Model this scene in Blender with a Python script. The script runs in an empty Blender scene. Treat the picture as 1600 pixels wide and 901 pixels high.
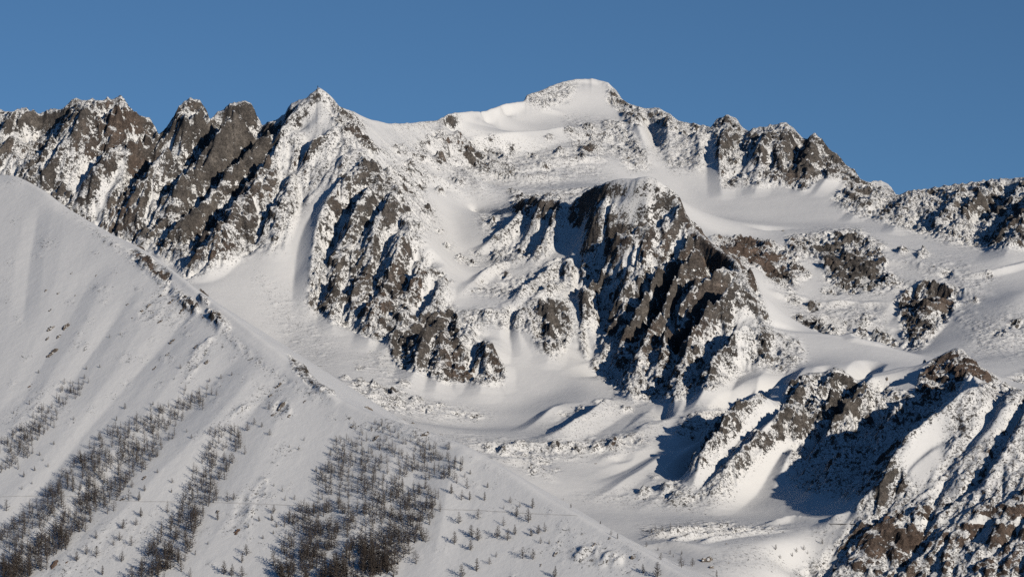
import bpy, math, random
import numpy as np
F = 3764.0; U0 = 800.0; V0 = 250.0            # focal length in photo pixels, principal column, horizon row
SUN_EL = math.radians(18.5); SUN_AZ = math.radians(39.5)   # azimuth measured from behind the camera to the right
f32 = np.float32

# ------------------------------------------------------------------ solver grid (azimuth x log distance)
DU, DS = 3.0, 0.0016
GU = np.arange(-560, 2161, DU).astype(f32); LS0, LS1 = math.log(1950.), math.log(9500.)
GS = np.arange(LS0, LS1, DS).astype(f32); GD = np.exp(GS)
NU, NS = len(GU), len(GS)
GX = (GU[None, :] - U0) / F * GD[:, None]; GY = np.repeat(GD[:, None], NU, 1)

def pa(u, v, off=0.0):                          # depth of the near hillside's plane along the sight line
    a = (u - U0) / F; b = -(v - V0) / F
    return (-1603.7 + off) / (b - .32 * a - .53)

LINES = []
SHARP = []
def L(*pts): LINES.append(list(pts))
def LS(*pts): SHARP.append(len(LINES)); LINES.append(list(pts))
def LA(*pts): LINES.append([(p[0], p[1], pa(p[0], p[1], p[2] if len(p) > 2 else 0)) for p in pts])

# near hillside: crest, then rows down the face
CREST_A = [(-560,330),(-300,290),(-100,272),(0,271),(18,270),(45,281),(70,296),(100,320),(140,345),(180,368),(210,380),(232,393),(270,420),(310,452),
   (350,481),(400,520),(450,560),(490,591),(530,622),(560,636),(600,650),(650,668),(710,688),(760,715),(800,738),(850,773),(905,803),(950,830),
   (1000,855),(1050,885),(1090,905),(1150,945),(1250,1010)]
INNER_A = [(-560,352),(-300,312),(-100,290),(0,290),(40,300),(100,334),(160,364),(205,392),(262,437),(300,470),(350,506),(400,546),(450,585),(500,618),(530,630)]
def crest_v(u): return float(np.interp(u, [p[0] for p in CREST_A], [p[1] for p in CREST_A]))
def inner_v(u): return float(np.interp(u, [p[0] for p in INNER_A], [p[1] for p in INNER_A])) if u < 530 else crest_v(u)
CR = [(u, crest_v(u), pa(u, inner_v(u)) + (38 if u < 450 else max(2, 38 * (545 - u) / 95.))) for u in range(-560, 1251, 6)]
LS(*CR)
LA(*[(u, inner_v(u)) for u in range(-560, 531, 6)])
# hidden trough behind its crest
L((-560,640,4300),(-200,600,4100),(0,590,4000),(200,575,3850),(300,600,3700),(400,640,3550),(530,702,3380),(620,722,3450),(700,730,3500),(800,770,3480),(880,800,3420),(960,835,3300),(1040,868,3150),(1150,920,2900),(1280,960,2700))
# valley floor
L((560,632,3850),(640,657,3900),(700,671,3960),(760,674,3975),(820,668,3980),(880,655,3985),(930,640,4000))
L((600,648,3760),(700,684,3760),(740,693,3740),(800,697,3760),(860,692,3770),(940,690,3780),(990,688,3780))
L((720,700,3640),(790,716,3640),(860,728,3640),(940,738,3660),(1000,742,3650))
L((850,772,3500),(920,790,3480),(1000,800,3450),(1080,805,3440),(1160,806,3440),(1240,808,3420),(1290,812,3330))
L((960,822,3340),(1020,829,3330),(1100,828,3330),(1180,832,3300),(1250,838,3250))
L((980,846,3200),(1040,843,3190),(1100,848,3170),(1150,853,3160),(1220,847,3210),(1265,850,3250))
L((1020,875,3090),(1120,885,3070),(1200,885,3110),(1250,890,3190))
L((1080,930,2920),(1180,940,2980),(1270,945,3080))
# far left jagged range
LS((-560,200,5700),(-200,185,5500),(-60,170,5350),(0,168,5300),(18,174,5290),(38,168,5280),(60,174,5270),(80,172,5260),(92,170,5260),(105,162,5250),(120,153,5250),(150,154,5250),(175,153,5240),(190,150,5240),
  (200,162,5230),(214,176,5230),(234,183,5220),(240,196,5220),(248,207,5220),(262,196,5210),(272,182,5210),(280,165,5210),(297,153,5210),(312,153,5210),(322,172,5210),(328,185,5210),(340,176,5200),(360,162,5190),(380,156,5180),
  (394,164,5180),(402,180,5180),(409,195,5180),(418,191,5160),(430,187,5140),(445,178,5130),(455,160,5120),(478,152,5110),(490,143,5100),(497,137,5100),(508,142,5100),(518,151,5110),(530,165,5140),(560,178,5200),(580,187,5260),
  (608,193,5400),(640,192,5560),(682,188,5740),(700,178,5800),(720,175,5880),(760,173,6080),(785,163,6200),(800,161,6260),(818,158,6330),(823,148,6360),(842,143,6400),(870,130,6480),(900,124,6550),(930,123,6560),(950,128,6540),(962,140,6510),(972,155,6480),(985,163,6460),(1010,169,6420),(1030,168,6390),(1045,176,6370),(1060,187,6350),
  (1090,194,6320),(1110,197,6280),(1120,186,6260),(1138,179,6240),(1150,182,6220),(1160,197,6190),(1168,205,6180),(1180,200,6160),(1200,196,6140),(1228,191,6110),(1243,203,6100),(1254,217,6080),(1262,218,6070),(1272,207,6050),(1284,213,6050),(1294,228,6040),(1312,246,6020),(1330,260,6000),
  (1344,276,5980),(1358,282,5960),(1376,280,5940),(1390,291,5920),(1400,303,5900),(1418,298,5880),(1440,297,5870),(1470,290,5850),(1500,287,5820),(1530,281,5790),(1560,280,5750),(1600,275,5700),(1700,265,5600),(1900,290,5400),(2160,320,5200))
SKY = LINES[-1]; L(*[(u, v + 55, d + 260) for u, v, d in SKY])
# its foot
L((-560,430,4750),(-100,400,4850),(60,385,4880),(150,380,4900),(205,362,4930),(232,372,4870),(262,408,4760),(282,428,4680),(300,442,4620))
# behind everything
L((-560,420,7600),(300,360,7600),(640,330,7800),(900,300,8200),(1300,350,7900),(1600,360,7800),(2160,420,7600))
L((-560,420,9400),(2160,420,9400))
# peak D spur
L((497,137,5100),(515,180,5040),(540,215,4980),(575,246,4920),(600,280,4850),(622,312,4790),(640,345,4735),(665,395,4660),(690,430,4600),(705,465,4530),(715,488,4480))
# D face second spur (toward camera)
L((530,215,5000),(545,250,4920),(525,290,4860),(505,330,4810),(495,370,4750),(490,410,4685),(500,450,4605),(520,480,4545))
# D left ribs (the lit shoulder)
L((430,187,5140),(440,230,5050),(455,275,4960),(440,320,4880),(400,360,4800),(350,385,4740),(310,412,4680))
L((478,152,5110),(480,200,5040),(490,250,4960))
# snow couloir left of second spur
L((560,262,4930),(520,300,4870),(470,345,4790),(440,390,4700),(425,440,4600),(430,490,4480),(440,540,4330),(470,590,4080))
# foot of the D cliffs
L((478,470,4540),(520,503,4470),(560,515,4420),(600,535,4360),(618,568,4270),(680,592,4220),(740,603,4200),(788,596,4210),(800,560,4290))
# apron
L((310,445,4560),(350,485,4450),(400,525,4300),(450,565,4100),(520,612,3850))
L((520,560,4230),(580,590,4120),(640,620,4080),(720,635,4080),(800,640,4100),(860,620,4150),(900,590,4230))
# bench and upper bowl
L((715,488,4480),(760,480,4470),(800,478,4480),(850,465,4520),(890,440,4580))
L((720,440,4680),(760,455,4640),(810,458,4640),(850,435,4700),(890,405,4760))
L((608,200,5420),(650,240,5380),(680,280,5250),(700,320,5130),(705,360,4990),(715,400,4850),(730,425,4750))
L((720,400,4850),(770,415,4830),(820,395,4860),(860,370,4880),(900,355,4850))
LS((740,338,5180),(770,330,5130),(800,318,5050),(830,306,5000),(860,303,4930),(900,299,4850),(940,285,4770))
L((760,345,5150),(800,350,5040),(850,352,4950),(895,350,4870))
# behind that ridge, slopes of the main summit
L((700,300,5500),(760,298,5520),(820,296,5500),(880,292,5480),(940,284,5450),(1000,280,5400),(1050,292,5400),(1080,320,5400))
L((690,240,5780),(760,246,5800),(840,252,5800),(900,250,5800),(960,245,5830))
L((700,213,6000),(780,214,6050),(860,208,6120),(930,192,6230),(965,188,6250))
L((740,196,6120),(820,190,6230),(900,180,6330),(950,172,6370))
# summit spur to the right
L((962,140,6510),(965,170,6380),(960,195,6250),(968,225,6080),(985,255,5900),(1005,275,5760))
# bowl right of it
L((1020,230,6100),(1040,262,5950),(1060,290,5840),(1080,315,5720),(1110,340,5600))
L((1060,292,5840),(1110,285,5880),(1140,292,5850),(1180,298,5830),(1230,297,5810),(1280,296,5790),(1300,300,5760),(1330,312,5700))
L((1100,345,5540),(1180,346,5560),(1250,351,5520),(1330,350,5500),(1400,355,5450),(1480,378,5330),(1540,388,5250),(1600,395,5180),(1800,420,5000),(2160,450,4800))
L((1330,312,5700),(1370,335,5560),(1400,353,5470))
# knolls on the right plateau
L((1120,372,5280),(1180,376,5300),(1230,370,5300),(1280,362,5330),(1340,361,5330),(1380,372,5280),(1420,392,5180))
L((1180,395,5180),(1230,400,5170),(1280,410,5120),(1290,422,5080),(1330,404,5130),(1380,410,5080))
L((1230,430,5040),(1290,455,4960),(1350,465,4910),(1400,440,4980),(1440,415,5050),(1520,412,5040),(1600,398,5080))
L((1210,470,4880),(1260,485,4850),(1330,482,4860),(1400,475,4870),(1440,450,4920),(1480,460,4870))
L((1215,505,4740),(1250,508,4740),(1300,522,4700),(1360,532,4660),(1420,548,4600),(1460,525,4660),(1490,480,4800))
L((1600,450,4780),(1560,500,4640),(1500,545,4500),(1450,560,4440),(1530,560,4420),(1600,545,4480),(1800,560,4400),(2160,600,4200))
# central spur
LS((940,285,4770),(965,280,4740),(1000,273,4710),(1020,274,4700),(1045,287,4690),(1062,305,4680),(1072,335,4670),(1086,358,4620),(1110,374,4570),(1150,402,4500),(1168,440,4430),(1185,480,4360),(1195,505,4310),(1225,545,4230),(1262,562,4180))
L((1060,400,4760),(1110,400,4900),(1160,420,4930),(1190,470,4800),(1210,512,4650),(1240,535,4560),(1300,552,4560),(1400,565,4520))
L((905,360,4850),(903,400,4760),(903,450,4650),(903,500,4550),(905,545,4450),(935,590,4290),(965,608,4210),(1000,622,4140),(1050,625,4110),(1100,606,4140),(1150,586,4140),(1200,582,4150),(1262,572,4150))
L((1020,274,4700),(1010,340,4640),(1000,400,4590),(1000,460,4520),(1005,530,4410),(1000,600,4275))
L((1110,374,4570),(1105,430,4480),(1105,500,4360),(1100,560,4240),(1090,604,4160))
L((900,578,4290),(925,622,4085),(985,647,3975),(1060,650,3940),(1120,632,3960))
# low saddle ridge
LS((1195,505,4310),(1215,514,4340),(1240,518,4350),(1300,522,4345),(1370,535,4320),(1420,552,4300),(1445,562,4270))
L((1180,594,4060),(1240,573,4080),(1300,570,4090),(1380,574,4100),(1430,578,4050))
L((1200,622,4030),(1240,602,4030),(1300,598,4030),(1380,600,4040),(1430,600,4020),(1500,610,4020),(1560,625,3980),(1620,600,4100),(2160,650,3900))
L((1560,562,4350),(1620,580,4250),(1800,600,4150))
# second crest (round top and brown peak)
LS((1165,640,3930),(1205,603,3950),(1240,598,3950),(1262,583,3950),(1280,577,3940),(1300,575,3930),(1325,578,3930),(1345,588,3930),(1380,580,3930),(1405,573,3930),(1430,571,3920),(1455,562,3910),(1478,548,3900),(1492,541,3900),(1504,543,3890),(1518,560,3870),(1540,580,3850),(1560,600,3820),(1600,612,3780),(1700,600,3750),(2160,640,3600))
L((1430,612,3800),(1465,612,3790),(1500,605,3770),(1530,600,3760),(1560,612,3740))
# its left descent and the flank below
L((1205,603,3950),(1172,640,3860),(1132,672,3780),(1097,708,3700),(1078,738,3640))
L((1300,575,3930),(1262,618,3830),(1205,665,3720),(1152,718,3620),(1110,762,3540))
# ridge L bounding the great shadow, and the floor of the shaded corrie
def pr(u, v): return 2294. / (.5 + .35 * (u - U0) / F + (v - V0) / F)
def LP(*pts): LINES.append([(u, v, pr(u, v)) for u, v in pts])
LS((1530,597,3640),(1512,606,3600),(1482,634,3520),(1450,654,3465),(1416,689,3410),(1396,714,3380),(1386,732,3362),(1360,765,3330),(1338,796,3305))
L((1400,625,3800),(1360,655,3760),(1310,690,3700),(1260,730,3630),(1200,770,3550),(1160,795,3490))
L((1440,665,3640),(1390,705,3570),(1350,745,3480),(1310,785,3400),(1280,808,3345))
# right foreground flank
LP((1338,796),(1312,818),(1285,845),(1262,875),(1245,905),(1230,940))
LP((1470,655),(1500,632),(1545,618),(1600,618),(1700,610),(1900,620),(2160,640))
LP((1420,705),(1500,690),(1600,690),(1700,690),(1900,700),(2160,710))
LP((1370,775),(1450,770),(1600,770),(1800,780),(2160,800))
LP((1310,835),(1400,840),(1600,850),(1800,860),(2160,880))
LP((1250,915),(1400,915),(1600,915),(1800,920),(2160,940))
LP((1250,1000),(1600,1000),(2160,1020))
L((1250,1100,2700),(2160,1150,2700))
L((-560,1300,1960),(2160,1300,1960))

def solve(lines):
    zs = np.zeros((NS, NU), np.float64); cn = np.zeros((NS, NU), np.int32); crest = np.zeros((NS, NU), bool)
    for ln_i, ln in enumerate(lines):
        for (u0, v0, d0), (u1, v1, d1) in zip(ln[:-1], ln[1:]):
            n = int(max(abs(u1 - u0) / DU, abs(math.log(d1 / d0)) / DS) * 1.6) + 2
            t = np.linspace(0, 1, n)
            u = u0 + (u1 - u0) * t; v = v0 + (v1 - v0) * t; d = np.exp(np.log(d0) + (math.log(d1) - math.log(d0)) * t)
            i = np.rint((u - GU[0]) / DU).astype(int); j = np.rint((np.log(d) - LS0) / DS).astype(int)
            ok = (i >= 0) & (i < NU) & (j >= 0) & (j < NS)
            i, j, v, d = i[ok], j[ok], v[ok], d[ok]
            for jj in ((j, np.minimum(j + 1, NS - 1), np.maximum(j - 1, 0)) if ln_i in SHARP else (j,)):
                if ln_i in SHARP: crest[jj, i] = True
                np.add.at(zs, (jj, i), -(v - V0) / F * GD[jj]); np.add.at(cn, (jj, i), 1)
    fix = cn > 0
    zc = np.where(fix, zs / np.maximum(cn, 1), 0).astype(f32)
    pyr = [(zc, fix)]
    while min(pyr[-1][0].shape) > 12:
        z, m = pyr[-1]; h, w = z.shape; h2, w2 = (h + 1) // 2, (w + 1) // 2
        zp = np.zeros((h2 * 2, w2 * 2), f32); mp = np.zeros((h2 * 2, w2 * 2), f32)
        zp[:h, :w] = z * m; mp[:h, :w] = m
        s = zp.reshape(h2, 2, w2, 2).sum((1, 3)); c = mp.reshape(h2, 2, w2, 2).sum((1, 3))
        pyr.append((np.where(c > 0, s / np.maximum(c, 1), 0).astype(f32), c > 0))
    wu = (F / DU) ** 2; ws = (1 / DS) ** 2; tot = 2 * (wu + ws); wu /= tot; ws /= tot
    z = np.full(pyr[-1][0].shape, -200, f32)
    for lev in range(len(pyr) - 1, -1, -1):
        zt, m = pyr[lev]; h, w = zt.shape
        if z.shape != zt.shape: z = np.repeat(np.repeat(z, 2, 0), 2, 1)[:h, :w].copy()
        z[m] = zt[m]
        for it in range(60 if lev else 90):
            p = np.pad(z, 1, mode='edge')
            z = (p[1:-1, :-2] + p[1:-1, 2:]) * f32(wu) + (p[:-2, 1:-1] + p[2:, 1:-1]) * f32(ws)
            z[m] = zt[m]
    return z, crest

def blur(a, su, ss):
    def k(s):
        r = int(3 * s + 1); x = np.arange(-r, r + 1); g = np.exp(-x * x / (2 * s * s)); return (g / g.sum()).astype(f32), r
    g, r = k(ss); p = np.pad(a, ((r, r), (0, 0)), mode='edge'); o = np.zeros_like(a)
    for i, w in enumerate(g): o += w * p[i:i + a.shape[0]]
    g, r = k(su); p = np.pad(o, ((0, 0), (r, r)), mode='edge'); o = np.zeros_like(a)
    for i, w in enumerate(g): o += w * p[:, i:i + a.shape[1]]
    return o

class Caster:                                   # first hit of a sight line with the height field
    def __init__(s, H):
        s.V = V0 - F * H / GY
        s.run = np.minimum.accumulate(s.V, 0)   # running topmost row for each column
    def hit(s, u, v, dmin=0):
        i = min(max((u - GU[0]) / DU, 0), NU - 1.001); c = int(round(i))
        j0 = int(max(0, (math.log(dmin) - LS0) / DS)) if dmin else 0
        col = s.V[j0:, c]; k = np.argmax(col <= v)
        if col[k] > v: return None
        return float(GD[k + j0])
def wxy(u, d): return ((u - U0) / F * d, d)

# ------------------------------------------------------------------ noise
_r = np.random.RandomState(7); NT = 1024
_ang = _r.rand(NT, NT).astype(f32) * 2 * np.pi; _gx = np.cos(_ang); _gy = np.sin(_ang)
_jx = _r.rand(NT, NT).astype(f32); _jy = _r.rand(NT, NT).astype(f32)
def perlin(x, y):
    ix = np.floor(x).astype(np.int32); iy = np.floor(y).astype(np.int32)
    fx = (x - ix).astype(f32); fy = (y - iy).astype(f32)
    u = fx * fx * fx * (fx * (fx * 6 - 15) + 10); v = fy * fy * fy * (fy * (fy * 6 - 15) + 10)
    ix &= NT - 1; iy &= NT - 1; ix1 = (ix + 1) & (NT - 1); iy1 = (iy + 1) & (NT - 1)
    a = _gx[ix, iy] * fx + _gy[ix, iy] * fy
    b = _gx[ix1, iy] * (fx - 1) + _gy[ix1, iy] * fy
    c = _gx[ix, iy1] * fx + _gy[ix, iy1] * (fy - 1)
    d = _gx[ix1, iy1] * (fx - 1) + _gy[ix1, iy1] * (fy - 1)
    a += u * (b - a); c += u * (d - c)
    return (a + v * (c - a)) * f32(1.5)
def ridged(x, y, octs, gain=.5):
    o = np.zeros_like(x, f32); amp = 1.0; w = 1.0
    for k in range(octs):
        n = 1 - np.abs(perlin(x + 37.7 * k, y - 91.3 * k)); n *= n
        o += amp * w * n; w = np.clip(n * 1.6, 0, 1); amp *= gain; x = x * 2.03; y = y * 2.03
    return o
def fbm(x, y, octs, gain=.5):
    o = np.zeros_like(x, f32); amp = 1.0
    for k in range(octs):
        o += amp * perlin(x + 17.1 * k, y + 53.9 * k); amp *= gain; x = x * 2.07; y = y * 2.07
    return o
def gullies(x, y, gx, gy, freq):                # waves running down the fall line
    px = x * freq; py = y * freq
    g = np.sqrt(gx * gx + gy * gy) + 1e-6; dx = -gy / g; dy = gx / g
    ix = np.floor(px).astype(np.int32); iy = np.floor(py).astype(np.int32)
    acc = np.zeros_like(px, f32); wt = np.full_like(px, 1e-4, f32)
    for a in (-1, 0, 1):
        for b in (-1, 0, 1):
            cx = ix + a; cy = iy + b
            qx = px - cx - _jx[cx & 1023, cy & 1023]; qy = py - cy - _jy[cx & 1023, cy & 1023]
            w = np.exp(-(qx * qx + qy * qy) * 2.2)
            acc += w * np.cos((qx * dx + qy * dy) * 6.283 + _ang[cx & 1023, cy & 1023] * .0); wt += w
    return acc / wt
def resample(A, u, s):                          # bilinear lookup in a solver-grid array
    i = np.clip((u - GU[0]) / DU, 0, NU - 1.001).astype(f32); j = np.clip((s - LS0) / DS, 0, NS - 1.001).astype(f32)
    i0 = i.astype(np.int32); j0 = j.astype(np.int32); fi = i - i0; fj = j - j0
    return (A[j0, i0] * (1 - fi) + A[j0, i0 + 1] * fi) * (1 - fj) + (A[j0 + 1, i0] * (1 - fi) + A[j0 + 1, i0 + 1] * fi) * fj
# ------------------------------------------------------------------ secondary ribs (+) and gullies (-): height, half width in metres, photo polyline
RIBS = []
def R(h, w, *pts): RIBS.append((h, w, list(pts)))
# left jagged range: three towers, gullies between them
R(55,70,(150,158),(120,205),(85,250),(55,280)); R(60,60,(190,155),(185,200),(160,250),(140,300),(128,330))
R(45,50,(215,200),(200,240),(185,290),(160,330),(140,345)); R(-50,40,(100,180),(60,215),(30,245),(0,265))
R(-35,22,(178,160),(168,195),(150,225),(147,250)); R(-55,45,(246,210),(228,230),(190,258),(165,290),(135,325))
R(60,60,(297,158),(285,195),(262,230),(240,270),(215,310),(190,345)); R(40,40,(312,160),(300,200),(290,240),(270,270))
R(-40,28,(327,187),(300,215),(292,250)); R(65,60,(380,160),(350,200),(325,240),(300,262),(280,290),(250,330))
R(-75,60,(412,198),(385,215),(350,240),(300,285),(250,290),(215,320),(195,350)); R(40,45,(262,200),(240,240),(225,262),(205,300),(170,345))
R(35,45,(30,180),(15,230),(0,270)); R(-25,25,(272,300),(240,340),(225,362))
# peak D, left shoulder
R(50,50,(428,195),(395,232),(360,262),(330,300),(300,330),(270,365),(262,392)); R(-60,50,(440,235),(400,262),(375,285),(345,310),(318,345),(285,385),(270,400))
R(50,55,(475,155),(450,185),(432,235),(420,262),(400,295),(370,330),(340,370),(300,410)); R(-35,28,(487,205),(470,225),(450,240),(430,255))
R(30,30,(505,210),(480,245),(470,270)); R(-45,40,(415,290),(380,325),(350,350),(320,390),(290,420)); R(35,35,(470,260),(450,290),(440,330),(420,370))
R(25,30,(430,330),(432,380)); R(20,30,(340,380),(320,410),(300,430))
# peak D main face: parallel ribs falling to the lower left
R(30,34,(560,262),(530,290),(505,325),(492,370),(486,420),(484,470)); R(-27,24,(575,300),(545,340),(522,380),(508,420),(500,440))
R(29,32,(590,285),(562,330),(545,380),(528,420),(520,470),(520,498)); R(-27,24,(605,315),(580,350),(560,395),(545,430))
R(27,30,(608,305),(592,350),(580,400),(560,450),(545,490)); R(-24,22,(625,345),(605,385),(590,430),(572,465))
R(32,32,(640,350),(618,400),(610,430),(590,470),(575,520)); R(-27,24,(655,395),(640,430),(620,460),(608,480))
R(32,32,(665,400),(650,450),(630,480),(610,520),(602,530)); R(-32,26,(675,420),(650,450),(630,470),(615,490))
R(27,30,(690,435),(672,470),(650,490)); R(-36,34,(668,480),(640,508),(622,540),(618,560))
R(38,38,(685,495),(668,520),(650,560),(640,580)); R(-21,14,(672,505),(660,540),(652,570)); R(35,36,(700,495),(690,530),(686,570),(680,588))
R(-16,18,(705,500),(700,540),(694,575)); R(24,36,(735,500),(722,540),(712,590)); R(32,40,(765,520),(760,560),(750,595)); R(21,24,(785,560),(785,590))
R(19,20,(820,480),(830,510),(850,545)); R(-14,18,(800,482),(795,520),(800,560)); R(27,30,(850,465),(858,500),(862,540),(855,550)); R(22,26,(880,470),(890,500),(880,530))
R(-19,26,(905,430),(900,480),(905,530),(930,570))
# ridge in front of the upper bowl
R(25,25,(830,310),(812,335),(790,360),(740,385)); R(30,30,(850,306),(840,340),(815,365)); R(30,30,(880,305),(870,335),(850,370),(830,395))
R(-18,34,(945,300),(925,325),(905,352),(885,385),(870,400)); R(20,22,(900,395),(860,420),(820,450),(780,475)); R(18,18,(890,430),(850,450),(820,470)); R(30,26,(880,400),(895,420),(888,450))
R(14,18,(800,400),(760,420),(720,450))
# central spur
R(44,40,(960,285),(930,320),(915,350),(900,375)); R(-32,24,(1000,290),(960,330),(930,365),(912,400),(904,440))
R(53,42,(1000,330),(960,362),(938,395),(920,425),(911,465),(908,515)); R(-56,48,(1050,345),(1010,368),(975,390),(950,412),(936,445),(935,490),(938,530),(945,560))
R(39,26,(985,420),(978,450),(972,490)); R(44,26,(1048,375),(1030,410),(1018,440),(1000,480),(985,510),(972,545)); R(-34,24,(1066,370),(1048,410),(1032,450),(1010,485),(995,520),(975,555))
R(50,34,(1090,370),(1078,400),(1050,440),(1035,470),(1020,510),(1008,540),(985,590)); R(-56,34,(1130,388),(1108,415),(1080,435),(1050,458),(1035,500),(1025,540),(1012,580))
R(49,32,(1150,400),(1130,425),(1095,440),(1062,465),(1045,500),(1038,540),(1020,580)); R(-48,30,(1135,440),(1105,455),(1080,475),(1062,510),(1050,560),(1030,600))
R(49,34,(1165,440),(1140,460),(1110,475),(1095,505),(1075,545),(1062,580),(1050,610)); R(-56,38,(1160,490),(1135,505),(1105,525),(1085,560),(1065,590),(1040,612))
R(49,36,(1180,495),(1160,515),(1145,540),(1120,560),(1105,590),(1085,605)); R(34,24,(1060,300),(1066,330),(1070,350)); R(27,24,(1020,285),(1000,310),(985,330))
R(-14,20,(1190,520),(1178,550),(1165,570)); R(19,22,(1200,520),(1190,545),(1185,565)); R(-13,14,(1010,285),(995,305))
# scree fans below the spur
R(22,40,(960,612),(930,640),(890,662),(850,672)); R(-14,24,(945,640),(905,665),(870,676)); R(20,38,(1030,632),(1010,655),(985,672)); R(-18,26,(1050,640),(1030,668),(990,690)); R(-20,34,(960,575),(935,590),(905,600))
R(14,30,(880,625),(850,645),(820,660))
# summit and its right wing
R(24,36,(985,165),(998,200),(1015,240)); R(-24,34,(1010,172),(1020,215),(1040,260)); R(20,28,(1045,180),(1040,215),(1050,240)); R(18,26,(1090,200),(1095,230),(1090,260))
R(32,34,(1138,183),(1125,220),(1125,260),(1128,290)); R(-30,26,(1166,208),(1155,235),(1148,262)); R(34,36,(1200,200),(1190,240),(1180,285)); R(30,36,(1230,196),(1222,230),(1205,270))
R(-40,30,(1256,220),(1248,250),(1235,275)); R(38,34,(1275,212),(1262,245),(1255,280)); R(24,30,(1310,250),(1290,275),(1275,290)); R(20,26,(1345,283),(1330,300),(1310,312)); R(26,30,(1385,290),(1350,310),(1330,330))
R(24,30,(1430,300),(1410,325),(1395,350)); R(26,30,(1500,292),(1480,330),(1465,360)); R(-45,45,(1590,300),(1560,330),(1530,360),(1505,385)); R(34,34,(1545,285),(1510,320),(1490,355)); R(50,60,(1640,290),(1610,330),(1570,375)); R(-25,26,(1575,340),(1550,375),(1540,395))
# terraces of the snow dome
R(22,60,(690,215),(760,212),(840,205),(930,192)); R(-10,50,(700,236),(780,240),(860,236)); R(16,40,(640,235),(700,255),(740,275),(760,300)); R(14,30,(820,255),(900,245),(950,240)); R(12,30,(760,262),(830,275),(900,272))
R(14,22,(823,150),(850,165),(880,170))
# right plateau
R(20,40,(1180,378),(1230,382),(1250,400)); R(-10,30,(1180,360),(1250,362)); R(24,40,(1460,458),(1440,490),(1420,520)); R(-12,22,(1452,455),(1410,475),(1390,510)); R(14,26,(1300,372),(1340,372),(1380,380)); R(18,22,(1290,410),(1340,410),(1380,415))
R(10,20,(1370,402),(1420,408),(1480,420),(1520,440))
R(12,26,(1270,500),(1330,520),(1390,532))
R(14,22,(1215,452),(1290,468),(1390,466)); R(-10,22,(1230,470),(1300,485),(1380,482)); R(12,24,(1380,428),(1450,440),(1540,452)); R(-8,24,(1390,445),(1460,460),(1540,475)); R(12,18,(1255,488),(1330,500),(1400,508)); R(10,20,(1500,430),(1560,420),(1620,400)); R(16,22,(1120,380),(1160,392),(1200,412),(1240,430)); R(-10,18,(1140,420),(1190,440)); R(12,24,(640,262),(690,275),(730,300)); R(-8,24,(650,285),(700,300)); R(10,20,(880,225),(920,235),(950,230)); R(12,20,(760,395),(800,405),(840,400))
# second crest
R(30,26,(1262,590),(1235,620),(1215,650),(1200,668)); R(-22,20,(1290,590),(1275,625),(1260,650)); R(28,24,(1310,585),(1300,620),(1280,650),(1262,665)); R(-40,30,(1360,598),(1320,632),(1285,655),(1245,680),(1215,700))
R(42,30,(1375,602),(1345,632),(1310,658),(1275,688),(1262,700)); R(-35,30,(1420,612),(1375,622),(1340,650),(1300,690)); R(35,26,(1415,625),(1390,650),(1375,672),(1365,690)); R(30,40,(1340,690),(1310,720),(1290,745),(1270,760)); R(25,30,(1250,690),(1225,720),(1210,745))
R(48,40,(1200,605),(1165,640),(1130,672),(1097,708),(1078,738)); R(-45,36,(1225,612),(1180,658),(1140,700),(1105,740),(1065,780)); R(35,40,(1290,590),(1250,630),(1200,668),(1150,720),(1110,762)); R(-20,26,(1185,610),(1130,650),(1090,690),(1050,720))
R(9,26,(1150,630),(1110,655),(1070,672),(1050,690)); R(4,22,(1080,740),(1040,765),(1000,790)); R(5,20,(1050,700),(1000,735),(950,765),(925,775)); R(-5,22,(1035,700),(985,730),(930,755))
R(30,26,(1500,560),(1520,590),(1555,605)); R(-25,22,(1480,575),(1470,600),(1460,612)); R(26,34,(1540,600),(1510,612),(1482,638),(1450,658),(1416,693),(1396,718),(1386,735),(1360,768),(1342,796))
# right foreground flank
R(8,24,(1600,640),(1560,640),(1520,668),(1490,700),(1470,740)); R(-16,17,(1585,600),(1565,625),(1550,655),(1534,682),(1510,712),(1493,731),(1468,776),(1456,813),(1436,858),(1403,895),(1385,930))
R(10,30,(1470,690),(1430,730),(1400,765),(1380,790)); R(8,20,(1580,670),(1550,710),(1510,745),(1490,780)); R(-16,17,(1640,600),(1600,640),(1580,675),(1570,695),(1534,760),(1510,780),(1493,793),(1468,817)); R(14,26,(1600,660),(1580,700),(1550,745),(1515,770)); R(12,26,(1540,655),(1510,690),(1480,725),(1455,770),(1440,810))
R(12,30,(1620,760),(1560,790),(1500,820),(1470,860)); R(-14,10,(1600,830),(1570,860),(1540,885),(1510,905)); R(-14,12,(1540,830),(1510,855),(1480,890)); R(8,30,(1430,800),(1390,830),(1350,860),(1310,890)); R(24,26,(1375,735),(1365,765),(1350,795))
# valley floor moraines
R(10,22,(740,688),(800,694),(880,690),(960,690)); R(10,18,(780,708),(830,722),(860,738)); R(8,16,(700,690),(760,694)); R(4,16,(935,718),(950,712),(975,698),(1010,695)); R(-6,20,(960,722),(1000,720))
R(8,12,(1010,832),(1060,828),(1120,818),(1140,814)); R(8,10,(1040,840),(1100,830),(1160,822),(1200,818)); R(8,10,(1100,838),(1160,830),(1230,822)); R(9,14,(1200,812),(1240,806),(1290,806)); R(6,20,(1010,844),(1060,843),(1100,850))
R(12,22,(1290,812),(1320,800),(1345,782))
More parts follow.
